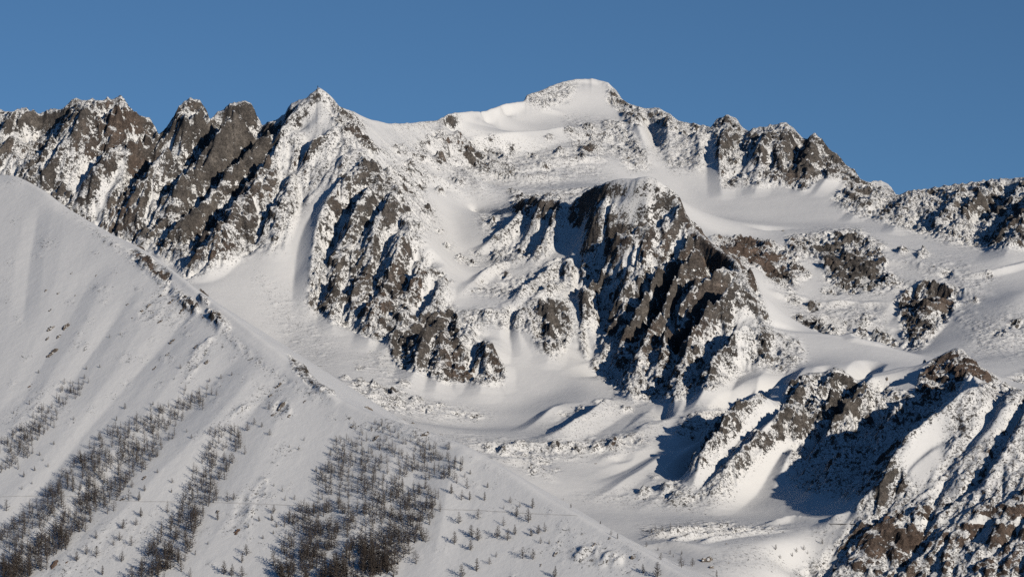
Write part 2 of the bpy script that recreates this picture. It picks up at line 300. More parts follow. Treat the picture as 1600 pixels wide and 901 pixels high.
# near hillside ribs and furrows
for h, w, p in ((9,26,((255,455),(225,500),(190,560),(140,640),(80,720),(0,800))),(-9,26,((300,480),(255,540),(200,600),(140,670),(60,770),(0,830))),(8,24,((330,520),(280,580),(230,640),(180,700),(90,800),(0,880))),
    (-9,24,((370,560),(330,600),(290,640),(230,690),(130,790),(20,900))),(9,26,((400,580),(370,620),(330,660),(280,710),(180,810),(80,900))),(-9,24,((430,600),(400,640),(370,680),(330,740),(270,810),(210,900))),
    (9,30,((460,600),(440,640),(420,690),(390,750),(330,850),(290,905))),(-8,30,((560,650),(540,690),(510,750),(480,810),(440,900))),(8,24,((640,670),(610,720),(580,780),(540,860),(510,905))),(-6,22,((660,690),(650,750),(620,810),(580,880))),
    (-7,20,((150,420),(110,500),(60,580),(20,660))),(7,22,((160,440),(130,510),(95,560),(60,620),(0,690))),(6,12,((225,458),(205,480),(190,500))),(10,12,((268,448),(240,468),(215,490))),(-6,14,((200,470),(160,530),(110,600),(40,680))),
    (-7,16,((60,330),(45,420),(35,520))),(6,24,((100,340),(90,430),(60,500))),(8,22,((720,700),(700,760),(690,820),(670,900)))):
    R(h * (.12 + .17 * abs(math.sin(p[0][0] * 1.7))), w * (1.15 + .6 * abs(math.cos(p[0][1] * .9))), *p)

# ------------------------------------------------------------------ where bare rock shows: strength, soft edge (px), photo outline, near depth, far depth
ROCKS = []
def K(s, e, d0, d1, *pts): ROCKS.append((s, e, d0, d1, list(pts)))
K(.78,8,4500,6000,(-500,150),(240,140),(420,160),(430,200),(385,262),(330,300),(300,345),(262,400),(215,385),(150,360),(100,330),(-500,330))
K(-.35,10,4500,6000,(90,215),(120,210),(150,260),(145,300),(120,320),(95,290)); K(-.45,8,4500,6000,(180,250),(215,235),(190,290),(160,340),(135,330)); K(-.3,8,4500,6000,(0,210),(50,200),(40,250),(0,270))
K(.46,10,4400,5600,(430,185),(497,135),(560,200),(620,280),(640,350),(600,330),(560,262),(500,300),(460,345),(440,390),(400,395),(330,420),(290,440),(262,405),(300,345),(385,262))
K(.30,8,4400,5300,(330,230),(420,200),(440,330),(390,390),(290,430),(265,395)); K(-.3,8,4400,5600,(470,170),(505,165),(520,200),(480,215),(455,200))
K(.52,8,4150,5100,(560,262),(600,270),(640,345),(665,395),(695,435),(712,488),(700,520),(660,520),(620,560),(600,530),(520,503),(480,470),(485,410),(495,340),(520,290))
K(.40,8,4150,4700,(500,420),(560,400),(640,440),(640,500),(600,530),(520,505),(480,475)); K(1.0,4,4100,4560,(668,490),(712,500),(725,560),(740,590),(700,598),(618,570),(612,540)); K(.85,6,4100,4560,(735,550),(765,540),(792,575),(785,600),(745,600),(715,590)); K(.45,8,4100,4560,(700,500),(745,500),(765,545),(720,560))
K(.5,8,4150,4700,(715,485),(800,478),(860,465),(895,470),(900,520),(870,560),(840,545),(810,520),(770,510),(735,510)); K(.5,5,4150,4700,(835,475),(870,465),(895,500),(880,545),(850,550)); K(-.5,5,4100,4600,(770,520),(830,520),(835,560),(800,600),(780,560))
K(.42,8,5000,5800,(520,160),(560,180),(580,200),(560,210),(600,240),(560,235),(530,200)); K(.30,8,5200,6200,(610,185),(690,180),(720,190),(700,205),(610,205)); K(.40,5,5600,6200,(675,180),(715,176),(720,192),(680,190)); K(.34,20,5000,6400,(600,220),(700,210),(820,230),(930,215),(950,280),(860,300),(720,300),(640,280))
K(.30,14,5000,6000,(720,225),(800,235),(790,270),(730,260)); K(.34,10,4700,5400,(600,230),(660,290),(690,350),(660,380),(630,320))
K(.34,8,4700,5400,(740,338),(800,312),(860,300),(935,282),(910,340),(890,380),(840,410),(790,400),(760,380)); K(.4,6,4700,5300,(800,310),(870,300),(880,330),(850,365),(815,340)); K(.45,8,4500,5000,(810,430),(870,400),(905,410),(900,450),(860,460),(800,470),(760,465),(720,455)); K(.3,10,4600,5200,(720,400),(800,390),(860,370),(850,400),(780,430))
K(.52,6,6000,6700,(818,150),(870,130),(905,128),(890,160),(850,170),(822,162)); K(.85,6,5600,6700,(950,140),(975,145),(1005,172),(1005,195),(985,195),(965,170),(950,160)); K(.6,8,5600,6500,(945,190),(975,190),(1010,235),(1015,265),(985,270),(955,240)); K(.34,10,5600,6500,(880,180),(950,190),(950,250),(900,240))
K(.75,6,5800,6500,(1008,166),(1050,172),(1110,195),(1105,212),(1060,205),(1010,190)); K(.42,8,5600,6400,(1015,200),(1110,205),(1100,270),(1050,270),(1020,240)); K(.9,6,5600,6400,(1112,185),(1140,176),(1165,190),(1200,194),(1230,188),(1262,210),(1262,260),(1235,290),(1130,292),(1118,240)); K(.95,5,5500,6200,(1262,208),(1276,203),(1312,240),(1345,275),(1330,290),(1285,280),(1260,300),(1230,290),(1245,250))
K(-.45,6,5600,6300,(1150,250),(1190,255),(1180,285),(1150,280)); K(-.5,6,5500,6200,(1262,285),(1300,270),(1320,285),(1290,310),(1250,310))
K(.72,10,5150,6100,(1340,275),(1405,300),(1530,280),(1700,265),(2160,300),(2160,400),(1600,395),(1480,380),(1400,352),(1320,330),(1300,310)); K(.3,10,5000,5600,(1540,320),(1600,300),(1700,300),(1700,400),(1540,390))
K(0.76,12,4900,5500,(1230,372),(1290,362),(1340,360),(1380,385),(1370,410),(1420,450),(1380,455),(1330,455),(1290,440),(1290,410),(1235,400)); K(0.61,8,4900,5500,(1285,395),(1350,395),(1385,410),(1370,440),(1310,440)); K(0.85,8,4600,5400,(1110,372),(1180,375),(1230,392),(1260,430),(1230,440),(1190,420),(1150,410)); K(0.43,10,4600,5400,(1190,400),(1250,440),(1240,470),(1200,440))
K(0.92,8,4550,5000,(1400,470),(1445,445),(1488,460),(1480,500),(1440,545),(1415,545),(1408,500)); K(0.61,8,4550,5000,(1240,495),(1300,515),(1400,535),(1390,548),(1300,532),(1240,512)); K(0.32,14,4600,5100,(1230,470),(1380,470),(1390,520),(1260,500)); K(0.27,16,4600,5300,(1380,390),(1500,400),(1560,440),(1500,500),(1440,440)); K(0.30,16,4300,4900,(1500,500),(1700,460),(1700,560),(1520,560))
K(.58,6,4000,4950,(940,283),(1020,270),(1060,290),(1088,356),(1160,402),(1182,450),(1205,510),(1190,570),(1110,612),(1050,628),(990,628),(960,608),(930,585),(905,548),(905,400),(915,350),(900,300)); K(.35,6,4100,4850,(1040,285),(1068,300),(1090,360),(1165,405),(1195,480),(1210,530),(1180,500),(1140,420),(1075,370))
K(-.40,6,4400,4950,(955,285),(1003,270),(1045,284),(1062,318),(1050,345),(1020,350),(960,345)); K(.2,6,4200,4700,(930,400),(1100,400),(1140,520),(1000,590),(940,540)); K(-.5,6,4100,4500,(915,510),(935,510),(930,560),(920,570)); K(-.4,6,4200,4500,(1150,500),(1175,470),(1190,510),(1150,520))
K(.5,8,4000,4600,(1190,510),(1250,530),(1262,560),(1230,585),(1185,575))
# second crest
K(.75,7,3550,4050,(1240,590),(1300,578),(1345,595),(1350,620),(1300,660),(1240,680),(1205,672),(1215,640)); K(1.0,4,3720,4000,(1470,552),(1495,545),(1515,556),(1565,600),(1562,618),(1500,606),(1440,622),(1432,610),(1440,578)); K(.6,6,3500,3950,(1185,615),(1205,610),(1170,655),(1110,720),(1080,740),(1070,728),(1100,690),(1140,650)); K(.5,7,3500,3850,(1120,720),(1180,670),(1230,680),(1180,720),(1140,770),(1095,775))
K(.6,8,3350,3950,(1350,600),(1440,615),(1500,612),(1450,660),(1400,720),(1345,800),(1240,770),(1230,730),(1240,690)); K(-.6,14,3300,3600,(1160,770),(1250,765),(1330,790),(1290,815),(1160,815)); K(.5,8,3500,4000,(1060,655),(1090,640),(1160,640),(1100,690),(1055,680)); K(.4,6,4000,4500,(1560,595),(1640,560),(1640,600),(1580,620))
# right flank
K(.54,10,2200,3700,(1510,612),(1545,590),(1640,625),(2160,680),(2160,900),(1800,1000),(1300,1000),(1240,900),(1330,830),(1350,790),(1392,715),(1420,690),(1480,640)); K(-.55,8,2900,3700,(1440,665),(1480,650),(1470,720),(1440,760),(1410,730),(1400,710)); K(.8,6,3000,3500,(1370,735),(1390,725),(1415,745),(1412,775),(1380,800),(1335,795))
K(.42,10,2300,3500,(1420,800),(1600,760),(2160,800),(1700,905),(1260,905),(1330,830)); K(.40,8,2600,3450,(1330,815),(1400,818),(1420,850),(1370,860),(1320,850)); K(-.35,10,2500,3400,(1290,870),(1340,850),(1350,870),(1310,905),(1270,905)); K(-.3,8,2900,3600,(1540,620),(1600,640),(1550,690),(1510,700))
# scree, moraine, thin patches
K(.42,18,3500,4100,(520,600),(580,590),(640,620),(720,640),(760,650),(700,655),(600,648),(545,630)); K(.42,14,3500,4000,(700,682),(800,688),(960,682),(1010,690),(960,706),(860,720),(860,745),(800,720),(740,700)); K(.28,16,3700,4500,(560,560),(600,540),(640,600),(620,625)); K(.2,20,3900,4700,(400,430),(500,500),(540,560),(470,580),(420,500)); K(.24,14,3600,4300,(960,612),(1000,640),(920,665),(840,672),(900,640)); K(.24,14,3500,4000,(1010,650),(1050,650),(1000,700),(960,690))
K(.48,10,3150,3450,(1000,822),(1140,812),(1250,820),(1200,838),(1080,842),(1010,840)); K(.3,12,3350,3600,(900,775),(1000,760),(1060,750),(1080,790),(1000,790)); K(.22,12,2800,3200,(1100,870),(1150,850),(1250,850),(1260,890),(1120,890)); K(.28,10,3300,3700,(1040,740),(1090,760),(1160,770),(1100,800),(1040,790)); K(.2,10,3100,3400,(1250,825),(1310,800),(1345,815),(1280,850))
def KB(s, r, d0, d1, *pts):
    for u, v in pts: K(s, 3, d0, d1, *[(u + r * (1.3 + .35 * math.sin(u + k)) * math.cos(k * .9), v + r * .62 * (1 + .35 * math.cos(v + 2 * k)) * math.sin(k * .9)) for k in range(7)])
KB(.75, 7, 4500, 5500, (1233,393),(1260,395),(1310,385),(1350,385),(1370,395),(1355,425),(1375,415),(1300,432),(1320,436),(1340,440),(1360,446),(1305,456),(1330,451),(1240,470),(1270,480),(1245,497),(1300,515),(1320,510),(1350,500),(1345,520),(1370,525),(1385,530),(1400,537),(1420,522),(1432,528),(1450,520),(1455,502),(1440,482),(1415,490),(1290,455),(1140,395),(1185,395),(1205,385),(1260,430),(1500,455),(1520,470),(1545,430),(1480,425),(1440,398),(1410,392),(1560,520),(1585,505))
KB(.80, 12, 4500, 5500, (1283,390),(1320,376),(1300,411),(1345,411),(1425,470),(1460,456),(1478,475),(1165,385),(1205,410),(1215,425),(1275,508),(1430,500))
KB(.60, 7, 5000, 6400, (625,235),(675,215),(690,210),(700,222),(720,225),(655,245),(690,250),(735,240),(745,252),(665,225),(700,240),(760,262),(715,213),(780,275),(795,270),(800,232),(830,245),(850,262),(875,240),(905,250),(920,232),(860,215),(890,205),(770,215),(640,262),(660,290),(690,300),(800,300),(720,285),(920,200),(940,215))
KB(.60, 7, 4300, 5300, (632,330),(650,352),(668,330),(690,362),(640,300),(700,385),(720,405),(735,412),(745,395),(775,402),(790,430),(750,440),(700,440),(770,350),(690,425))
KB(.42, 7, 3500, 4300, (540,590),(560,600),(585,605),(610,615),(630,600),(650,625),(670,640),(690,632),(600,635),(560,575),(720,645),(745,650),(880,645),(905,640),(940,628),(980,640),(850,720),(830,738),(870,700),(900,705),(930,700),(960,700),(870,735),(765,700),(790,705),(815,695),(1020,745),(1040,760),(1090,780),(1010,770),(980,790),(935,790),(905,785))
KB(.34, 6, 2100, 3500, (20,345),(60,400),(18,412),(10,440),(30,500),(40,560),(12,470),(150,395),(180,425),(215,450),(160,470),(140,500),(125,520),(110,470),(190,520),(240,530),(225,560),(290,520),(330,530),(350,540),(300,590),(340,600),(360,560),(380,590),(400,600),(250,600),(200,600),(230,650),(180,620),(85,600),(20,600),(60,640),(110,660),(140,640),(380,640),(460,700),(430,720),(410,750),(450,760),(420,790),(440,830),(410,850),(395,800),(240,800),(225,830),(320,830),(385,840),(330,880),(140,890),(100,895),(520,650),(540,650),(600,700),(770,760),(800,790),(770,800),(860,800),(900,830),(850,860),(900,870),(940,880),(980,890),(870,850),(930,850),(1000,870),(800,900),(690,860),(650,870),(780,740),(740,720),(760,730),(700,700))
KB(.22, 14, 2100, 3500, (70,380),(160,450),(130,540),(260,560),(330,620),(420,770),(440,700),(820,860),(920,860),(960,870),(880,820),(730,760),(200,560),(90,640))
# near hillside
for p in (((95,322),(140,352),(215,398),(262,436),(300,470),(345,505),(400,555),(450,590),(515,625),(500,630),(440,598),(385,560),(330,510),(280,470),(230,430),(170,385)),):
    K(.32,4,2300,3500,*p)
K(1.7,2.5,2500,3300,(205,388),(225,398),(258,424),(266,440),(250,436),(225,412),(208,398)); K(1.7,2.5,2500,3300,(250,415),(268,425),(262,432),(250,424)); K(1.7,2.5,2500,3300,(283,460),(300,472),(308,486),(292,478)); K(1.7,2.5,2500,3300,(312,458),(326,470),(324,474),(312,466)); K(1.7,2.5,2400,3100,(452,556),(470,570),(500,600),(524,616),(510,614),(480,595),(460,575)); K(1.7,2.5,2400,3100,(325,480),(350,498),(360,512),(345,508),(328,492))
K(.26,6,2400,3300,(250,445),(285,452),(310,480),(290,520),(255,505),(210,500),(215,480)); K(.35,6,2400,3000,(415,628),(450,620),(460,650),(430,655)); K(.3,8,2400,3000,(620,650),(700,672),(700,690),(650,690),(590,680),(550,665)); K(.3,5,2400,3300,(300,540),(340,520),(320,570),(280,600)); K(.3,10,2300,2800,(420,600),(440,610),(360,660),(300,690))
K(.16,14,2100,2900,(60,860),(200,800),(240,830),(120,905),(50,905)); K(.28,10,2100,2700,(370,770),(420,740),(390,830),(350,830)); K(.22,14,2100,2700,(860,840),(1000,850),(980,890),(880,880)); K(.2,8,2200,3000,(0,660),(60,600),(80,610),(30,680)); K(.3,6,2700,3400,(0,268),(30,268),(40,284),(0,290))

WARM = [(.8,25,2400,3600,[(1240,905),(1330,815),(1420,770),(1480,690),(1640,690),(2160,720),(2160,1100),(1240,1100)]),(.9,8,3700,4000,[(1430,620),(1440,570),(1495,540),(1570,600),(1560,625)]),
    (.7,14,5000,5400,[(160,160),(215,160),(230,230),(180,250),(150,210)]),(.7,10,4150,4500,[(535,460),(600,430),(620,460),(590,520),(540,510)]),(.6,10,4100,4400,[(690,540),(740,560),(785,560),(790,600),(700,600)]),
    (.8,8,4500,5300,[(1110,370),(1250,380),(1260,430),(1160,420)]),(.5,6,4100,4900,[(1050,290),(1090,350),(1180,430),(1200,500),(1160,440),(1075,360)]),(1.0,10,2300,3400,[(180,365),(550,640),(480,600),(200,400)]),(.6,8,4500,5000,[(430,250),(480,250),(480,320),(430,320)])]
def poly_sd(U, V, pts):                         # signed distance in pixels, positive inside
    x = np.array([p[0] for p in pts], f32); y = np.array([p[1] for p in pts], f32)
    d = np.full(U.shape, 1e9, f32); ins = np.zeros(U.shape, bool)
    for k in range(len(x)):
        ax, ay, bx, by = x[k - 1], y[k - 1], x[k], y[k]; ex, ey = bx - ax, by - ay
        t = np.clip(((U - ax) * ex + (V - ay) * ey) / (ex * ex + ey * ey + 1e-9), 0, 1)
        d = np.minimum(d, (U - ax - t * ex) ** 2 + (V - ay - t * ey) ** 2)
        if abs(by - ay) > 1e-9: ins ^= ((ay > V) != (by > V)) & (U < (bx - ax) * (V - ay) / (by - ay) + ax)
    d = np.sqrt(d); return np.where(ins, d, -d)

def build_height():
    H, fix = solve(LINES)
    crest = fix
    # soften everything a little, keep the crests
    keep = np.clip(blur(crest.astype(f32), 2.0, 1.6) * 2.2, 0, 1)
    Hb = blur(H, 5.0, 4.0); H = Hb + (blur(H, 1.1, 1.1) - Hb) * keep
    # the near hillside is a clean tilted face under its crest
    dA = np.interp(GU, [u for u in range(-560, 1251, 6)], [pa(u, inner_v(u)) for u in range(-560, 1251, 6)])[None, :]
    plane = -260 + .32 * (GX + 190) + .53 * (GY - 2650)
    inA = (GY < dA) & (GU[None, :] < 1250)
    fade = np.clip((GY - 2060) / 90, 0, 1) * np.clip((1230 - GU[None, :]) / 60, 0, 1)
    H = np.where(inA, H + (plane - H) * fade, H).astype(f32)
    Hs2 = blur(H, 1.3, 1.3); H = np.where(np.abs(GY - dA) < 60, Hs2, H)
    cast = Caster(H)
    add_p = np.zeros_like(H); add_n = np.zeros_like(H)
    for h, w, pts in RIBS:
        q = []
        for (u0, v0), (u1, v1) in zip(pts[:-1], pts[1:]):
            n = max(1, int(math.hypot(u1 - u0, v1 - v0) / 8))
            q += [(u0 + (u1 - u0) * k / n, v0 + (v1 - v0) * k / n) for k in range(n)]
        q.append(pts[-1]); P = []
        for k, (u, v) in enumerate(q):
            d = cast.hit(u, v + 1.5)
            if d is None: d = cast.hit(u, v + 12)
            if d is None: continue
            d2 = cast.hit(u, v + 1.5 + .8 * F * h / d) or d
            if abs(d2 - d) > 400: d2 = d
            x, y = wxy(u, d2); P.append((x, y))
        if len(P) < 2: continue
        # reject jumps across an occlusion, smooth the track
        P = np.array(P); med = np.median(P[:, 1])
        P = P[np.abs(P[:, 1] - med) < 420]
        if len(P) < 2: continue
        for _ in range(2): P[1:-1] = (P[:-2] + P[1:-1] * 2 + P[2:]) / 4
        n = len(P); amp = np.minimum(1, np.minimum(np.arange(n) + 1.5, (n - np.arange(n)) * .6) / 4.0)
        i0 = int(max(0, (P[:, 0] / P[:, 1] * F + U0 - F * w / P[:, 1]).min() - GU[0]) / DU); i1 = int(min(NU, ((P[:, 0] / P[:, 1] * F + U0 + F * w / P[:, 1]).max() - GU[0]) / DU + 2))
        j0 = int(max(0, (math.log(P[:, 1].min() - w) - LS0) / DS)); j1 = int(min(NS, (math.log(P[:, 1].max() + w) - LS0) / DS + 2))
        if i1 <= i0 or j1 <= j0: continue
        X = GX[j0:j1, i0:i1]; Y = GY[j0:j1, i0:i1]; best = np.zeros(X.shape, f32)
        for k in range(n - 1):
            ax, ay = P[k]; ex, ey = P[k + 1] - P[k]
            t = np.clip(((X - ax) * ex + (Y - ay) * ey) / (ex * ex + ey * ey + 1e-6), 0, 1)
            dd = np.sqrt((X - ax - t * ex) ** 2 + (Y - ay - t * ey) ** 2)
            c = np.maximum(0, 1 - dd / w) ** 1.15 * (amp[k] + (amp[k + 1] - amp[k]) * t)
            best = np.maximum(best, c)
        if h > 0: add_p[j0:j1, i0:i1] = np.maximum(add_p[j0:j1, i0:i1], best * h)
        else: add_n[j0:j1, i0:i1] = np.minimum(add_n[j0:j1, i0:i1], best * h)
    atten = 1 - .75 * np.clip(blur(crest.astype(f32), 1.5, 1.0) * 2, 0, 1)
    H = H + (add_p + add_n) * np.where(GY < 3300, 1, atten)
    # rock cover
    V = V0 - F * H / GY; U = np.repeat(GU[None, :], NS, 0)
    rock = np.zeros_like(H)
    for s, e, d0, d1, pts in ROCKS:
        j0 = int(max(0, (math.log(d0) - LS0) / DS)); j1 = int(min(NS, (math.log(d1) - LS0) / DS))
        us = [p[0] for p in pts]; i0 = int(max(0, (min(us) - e - GU[0]) / DU)); i1 = int(min(NU, (max(us) + e - GU[0]) / DU + 2))
        sd = poly_sd(U[j0:j1, i0:i1], V[j0:j1, i0:i1], pts)
        rock[j0:j1, i0:i1] += s * np.clip(.5 + sd / (2 * e), 0, 1)
    rock = np.clip(rock, 0, 2)
    rock = blur(rock, .8, .8)
    warm = np.zeros_like(H)
    for s, e, d0, d1, pts in WARM:
        j0 = int(max(0, (math.log(d0) - LS0) / DS)); j1 = int(min(NS, (math.log(d1) - LS0) / DS))
        warm[j0:j1] = np.maximum(warm[j0:j1], s * np.clip(.5 + poly_sd(U[j0:j1], V[j0:j1], pts) / (2 * e), 0, 1))
    return H, rock, crest, warm
# ------------------------------------------------------------------ fine terrain
def fine_terrain():
    H, rock, crest, warm = build_height()
    uin = np.arange(-24, 1624.1, 1.5); k = np.arange(1, 200); st = 1.5 * 1.018 ** k
    right = 1624 + np.cumsum(st); right = right[right < 2120]; left = -24 - np.cumsum(st); left = left[left > -520][::-1]
    u = np.concatenate([left, uin, right]).astype(f32)
    s = [math.log(1990.)]
    while s[-1] < math.log(9300):
        d = math.exp(s[-1]); s.append(s[-1] + (.0011 if d < 2250 else .00062 if d < 6600 else .0022))
    s = np.array(s, f32); Uf, Sf = np.meshgrid(u, s); Df = np.exp(Sf)
    z = resample(H, Uf, Sf).astype(f32); rk = resample(rock, Uf, Sf).astype(f32)
    cr = resample(np.clip(blur(crest.astype(f32), 1.6, 1.2) * 2.2, 0, 1), Uf, Sf)
    Hs = blur(H, 4, 3); gy_, gx_ = np.gradient(Hs)
    gx = gx_ / (DU / F * GY); gy = gy_ / (DS * GY) - gx_ / DU * (GU[None, :] - U0) / GY * 1.0
    gxf = resample(gx.astype(f32), Uf, Sf); gyf = resample(gy.astype(f32), Uf, Sf); sl = np.sqrt(gxf ** 2 + gyf ** 2)
    X = ((Uf - U0) / F * Df).astype(f32); Y = Df.astype(f32)
    wx = X + 14 * perlin(X / 70, Y / 70); wy = Y + 14 * perlin(X / 70 + 50, Y / 70 + 9)
    kr = np.clip((rk - .12) * 1.6, 0, 1); kr = kr * kr * (3 - 2 * kr); hi = np.clip((sl - .25) * 2.0, 0, 1)
    g1 = gullies(wx, wy, gxf, gyf, 1 / 95.); g2 = gullies(wx + 700, wy, gxf, gyf, 1 / 42.); g3 = gullies(wx + 300, wy + 200, gxf, gyf, 1 / 19.)
    near = np.clip((3680 - Y) / 260, 0, 1); sc = 1 - .42 * near
    add = kr * hi * sc * (8 * g1 + 8 * g2 + 5.0 * g3)
    add += kr * sc * (13 * (ridged(wx / 120, wy / 120, 4) - 1.0) + 8.0 * (ridged(X / 34 + 9, Y / 34, 4, .62) - .9) + 2.2 * (1 - 2 * np.abs(perlin(X / 10, Y / 10))))
    soft = 1 - kr * .8
    add += soft * (1.5 * fbm(X / 150, Y / 150, 2) + hi * (.55 * g1 + .2 * g2) * (1 - .8 * near) + 3.0 * near * fbm(X / 260 + 5, Y / 330, 2))
    add += soft * (.12 + .25 * np.clip(rk * 5, 0, 1)) * fbm(X / 14, Y / 14, 2)
    # scattered knobs and boulders where cover is thin
    thin = np.clip(rk * 3, 0, 1) * (1 - kr); kn = .75 * perlin(X / 27 + 7, Y / 27 + 3) + .5 * perlin(X / 11 + 7, Y / 11 + 3); add += thin * 1.7 * np.clip(kn - .15, 0, 1) * 2 * (1 - .7 * near)
    z = z + add * (1 - .75 * cr)
    # tilted strata: treads hold snow, risers stay bare
    for P, tx, ty, am in ((27., .42, -.10, .45), (11., .30, .22, .6)):
        ph = (z + tx * X + ty * Y + .55 * P * perlin(X / (P * 3.2) + P, Y / (P * 3.2))) / P; fr = ph - np.floor(ph); st_ = fr * fr * (3 - 2 * fr); st_ = st_ * st_ * (3 - 2 * st_)
        msk = np.clip(.35 + 1.6 * perlin(X / (P * 6) + 3, Y / (P * 6) + P), 0, 1)
        z = z + kr * (1 - .45 * near) * P * am * (st_ - fr) * msk * (1 - .5 * cr)
    # hold the far skyline where it stands
    V = V0 - F * z / Y; far = Y[:, 0] > 4450; fj = np.nonzero(far)[0]
    tgt = np.interp(u, [p[0] for p in SKY], [p[1] for p in SKY]).astype(f32)
    depth = np.interp(u, [p[0] for p in SKY], [p[2] for p in SKY]).astype(f32)
    jag = np.interp(u, [-560, 0, 430, 560, 800, 1000, 1300, 1400, 2200], [3.5, 3.5, 2, .7, .6, 1.0, 3, 2.5, 2.5])
    tgt = tgt + (jag * (ridged(u[None, :] / 17, u[None, :] * 0 + .5, 3)[0] - 1.0) * -1.3).astype(f32)
    Vf = V[fj]; top = Vf.min(0); dV = top - tgt                     # positive: stands too low
    fall = np.exp(-((Y[fj] - depth[None, :]) / 70.) ** 2)
    Vf = Vf - np.maximum(dV, 0)[None, :] * fall
    over = tgt[None, :] - Vf; Vf = np.where(over > 0, tgt[None, :] + .35 * over, Vf)
    z[fj] = -(Vf - V0) / F * Y[fj]
    # convex places shed their snow, hollows keep it
    zz = z.copy()
    for _ in range(2):
        for ax, r in ((0, 7), (1, 5)):
            c = np.cumsum(np.pad(zz, [(r + 1, r) if q == ax else (0, 0) for q in (0, 1)], mode='edge'), axis=ax, dtype=np.float64)
            zz = ((c[2 * r + 1:] - c[:-2 * r - 1]) if ax == 0 else (c[:, 2 * r + 1:] - c[:, :-2 * r - 1])).astype(f32) / (2 * r + 1)
    cv = np.clip((z - zz) / 6.0, -1, 1) * np.clip(rk * 3, 0, 1)
    rk = rk * (1 + .40 * cv) + kr * (.16 * g1 + .12 * g2 + .30 * fbm(wx / 110 + 4, wy / 110, 3) - .10)
    rk = np.clip(rk, 0, 2)
    return u, s, X, Y, z, rk, resample(warm, Uf, Sf).astype(f32)

print('terrain ...'); TU, TS, TX, TY, TZ, TR, TW = fine_terrain(); print(TZ.shape)
def ground_z(x, y):
    u = U0 + F * x / y; s = math.log(y)
    i = int(np.searchsorted(TU, u)) - 1; j = int(np.searchsorted(TS, s)) - 1
    i = min(max(i, 0), len(TU) - 2); j = min(max(j, 0), len(TS) - 2)
    a = (u - TU[i]) / (TU[i + 1] - TU[i]); b = (s - TS[j]) / (TS[j + 1] - TS[j])
    return float((TZ[j, i] * (1 - a) + TZ[j, i + 1] * a) * (1 - b) + (TZ[j + 1, i] * (1 - a) + TZ[j + 1, i + 1] * a) * b)
TV = V0 - F * TZ / TY
def cast_fine(u, v, dmin=0, dmax=1e9):
    i = int(np.argmin(np.abs(TU - u))); j0 = int(np.searchsorted(TS, math.log(dmin))) if dmin else 0
    col = TV[j0:, i]; k = int(np.argmax(col <= v))
    if col[k] > v: return None
    d = float(TY[k + j0, 0])
    if d > dmax: return None
    x = (u - U0) / F * d; return (x, d, ground_z(x, d))

# ------------------------------------------------------------------ scene basics
sc = bpy.context.scene; COL = sc.collection
cam = bpy.data.objects.new('camera', bpy.data.cameras.new('camera')); COL.objects.link(cam); sc.camera = cam
cam.data.sensor_width = 36; cam.data.lens = 36 * F / 1600; cam.data.shift_y = -(450.5 - V0) / 1600
cam.rotation_euler = (math.pi / 2, 0, 0); cam.data.clip_start = 5; cam.data.clip_end = 200000
w = bpy.data.worlds.new('World'); sc.world = w; w.use_nodes = True; nt = w.node_tree
sky = nt.nodes.new('ShaderNodeTexSky'); sky.sky_type = 'NISHITA'; sky.sun_disc = False
sky.sun_elevation = SUN_EL; sky.altitude = 2600; sky.air_density = 1.0; sky.dust_density = 0.0; sky.ozone_density = 3.0
# direction to the sun: right of and behind the camera
sdir = (math.cos(SUN_EL) * math.sin(SUN_AZ), -math.cos(SUN_EL) * math.cos(SUN_AZ), math.sin(SUN_EL))
sky.sun_rotation = math.atan2(sdir[0], sdir[1])
bg = nt.nodes['Background']; bg.inputs[1].default_value = 0.135; 
tcw = nt.nodes.new('ShaderNodeTexCoord'); vm = nt.nodes.new('ShaderNodeVectorMath'); vm.operation = 'ADD'; vm.inputs[1].default_value = (0, 0, .20)
nt.links.new(tcw.outputs['Generated'], vm.inputs[0]); vn = nt.nodes.new('ShaderNodeVectorMath'); vn.operation = 'NORMALIZE'
nt.links.new(vm.outputs[0], vn.inputs[0]); nt.links.new(vn.outputs[0], sky.inputs[0])
tint = nt.nodes.new('ShaderNodeMix'); tint.data_type = 'RGBA'; tint.blend_type = 'MULTIPLY'; tint.inputs[0].default_value = 1; tint.inputs[7].default_value = (.352, .470, .520, 1)
nt.links.new(sky.outputs[0], tint.inputs[6]); nt.links.new(tint.outputs[2], bg.inputs[0])
sl_ = bpy.data.lights.new('sun', 'SUN'); so = bpy.data.objects.new('sun', sl_); COL.objects.link(so)
sl_.energy = 4.2; sl_.angle = math.radians(.5); sl_.color = (1, .915, .79)
from mathutils import Vector
so.rotation_euler = Vector(sdir).to_track_quat('Z', 'Y').to_euler(); so.location = (3000, -1500, 2500)
sc.view_settings.view_transform = 'Standard'; sc.view_settings.look = 'None'; sc.view_settings.exposure = 0.04; sc.view_settings.gamma = 1
sc.view_settings.use_curve_mapping = False
sc.cycles.max_bounces = 4; sc.cycles.diffuse_bounces = 0; sc.cycles.use_denoising = False

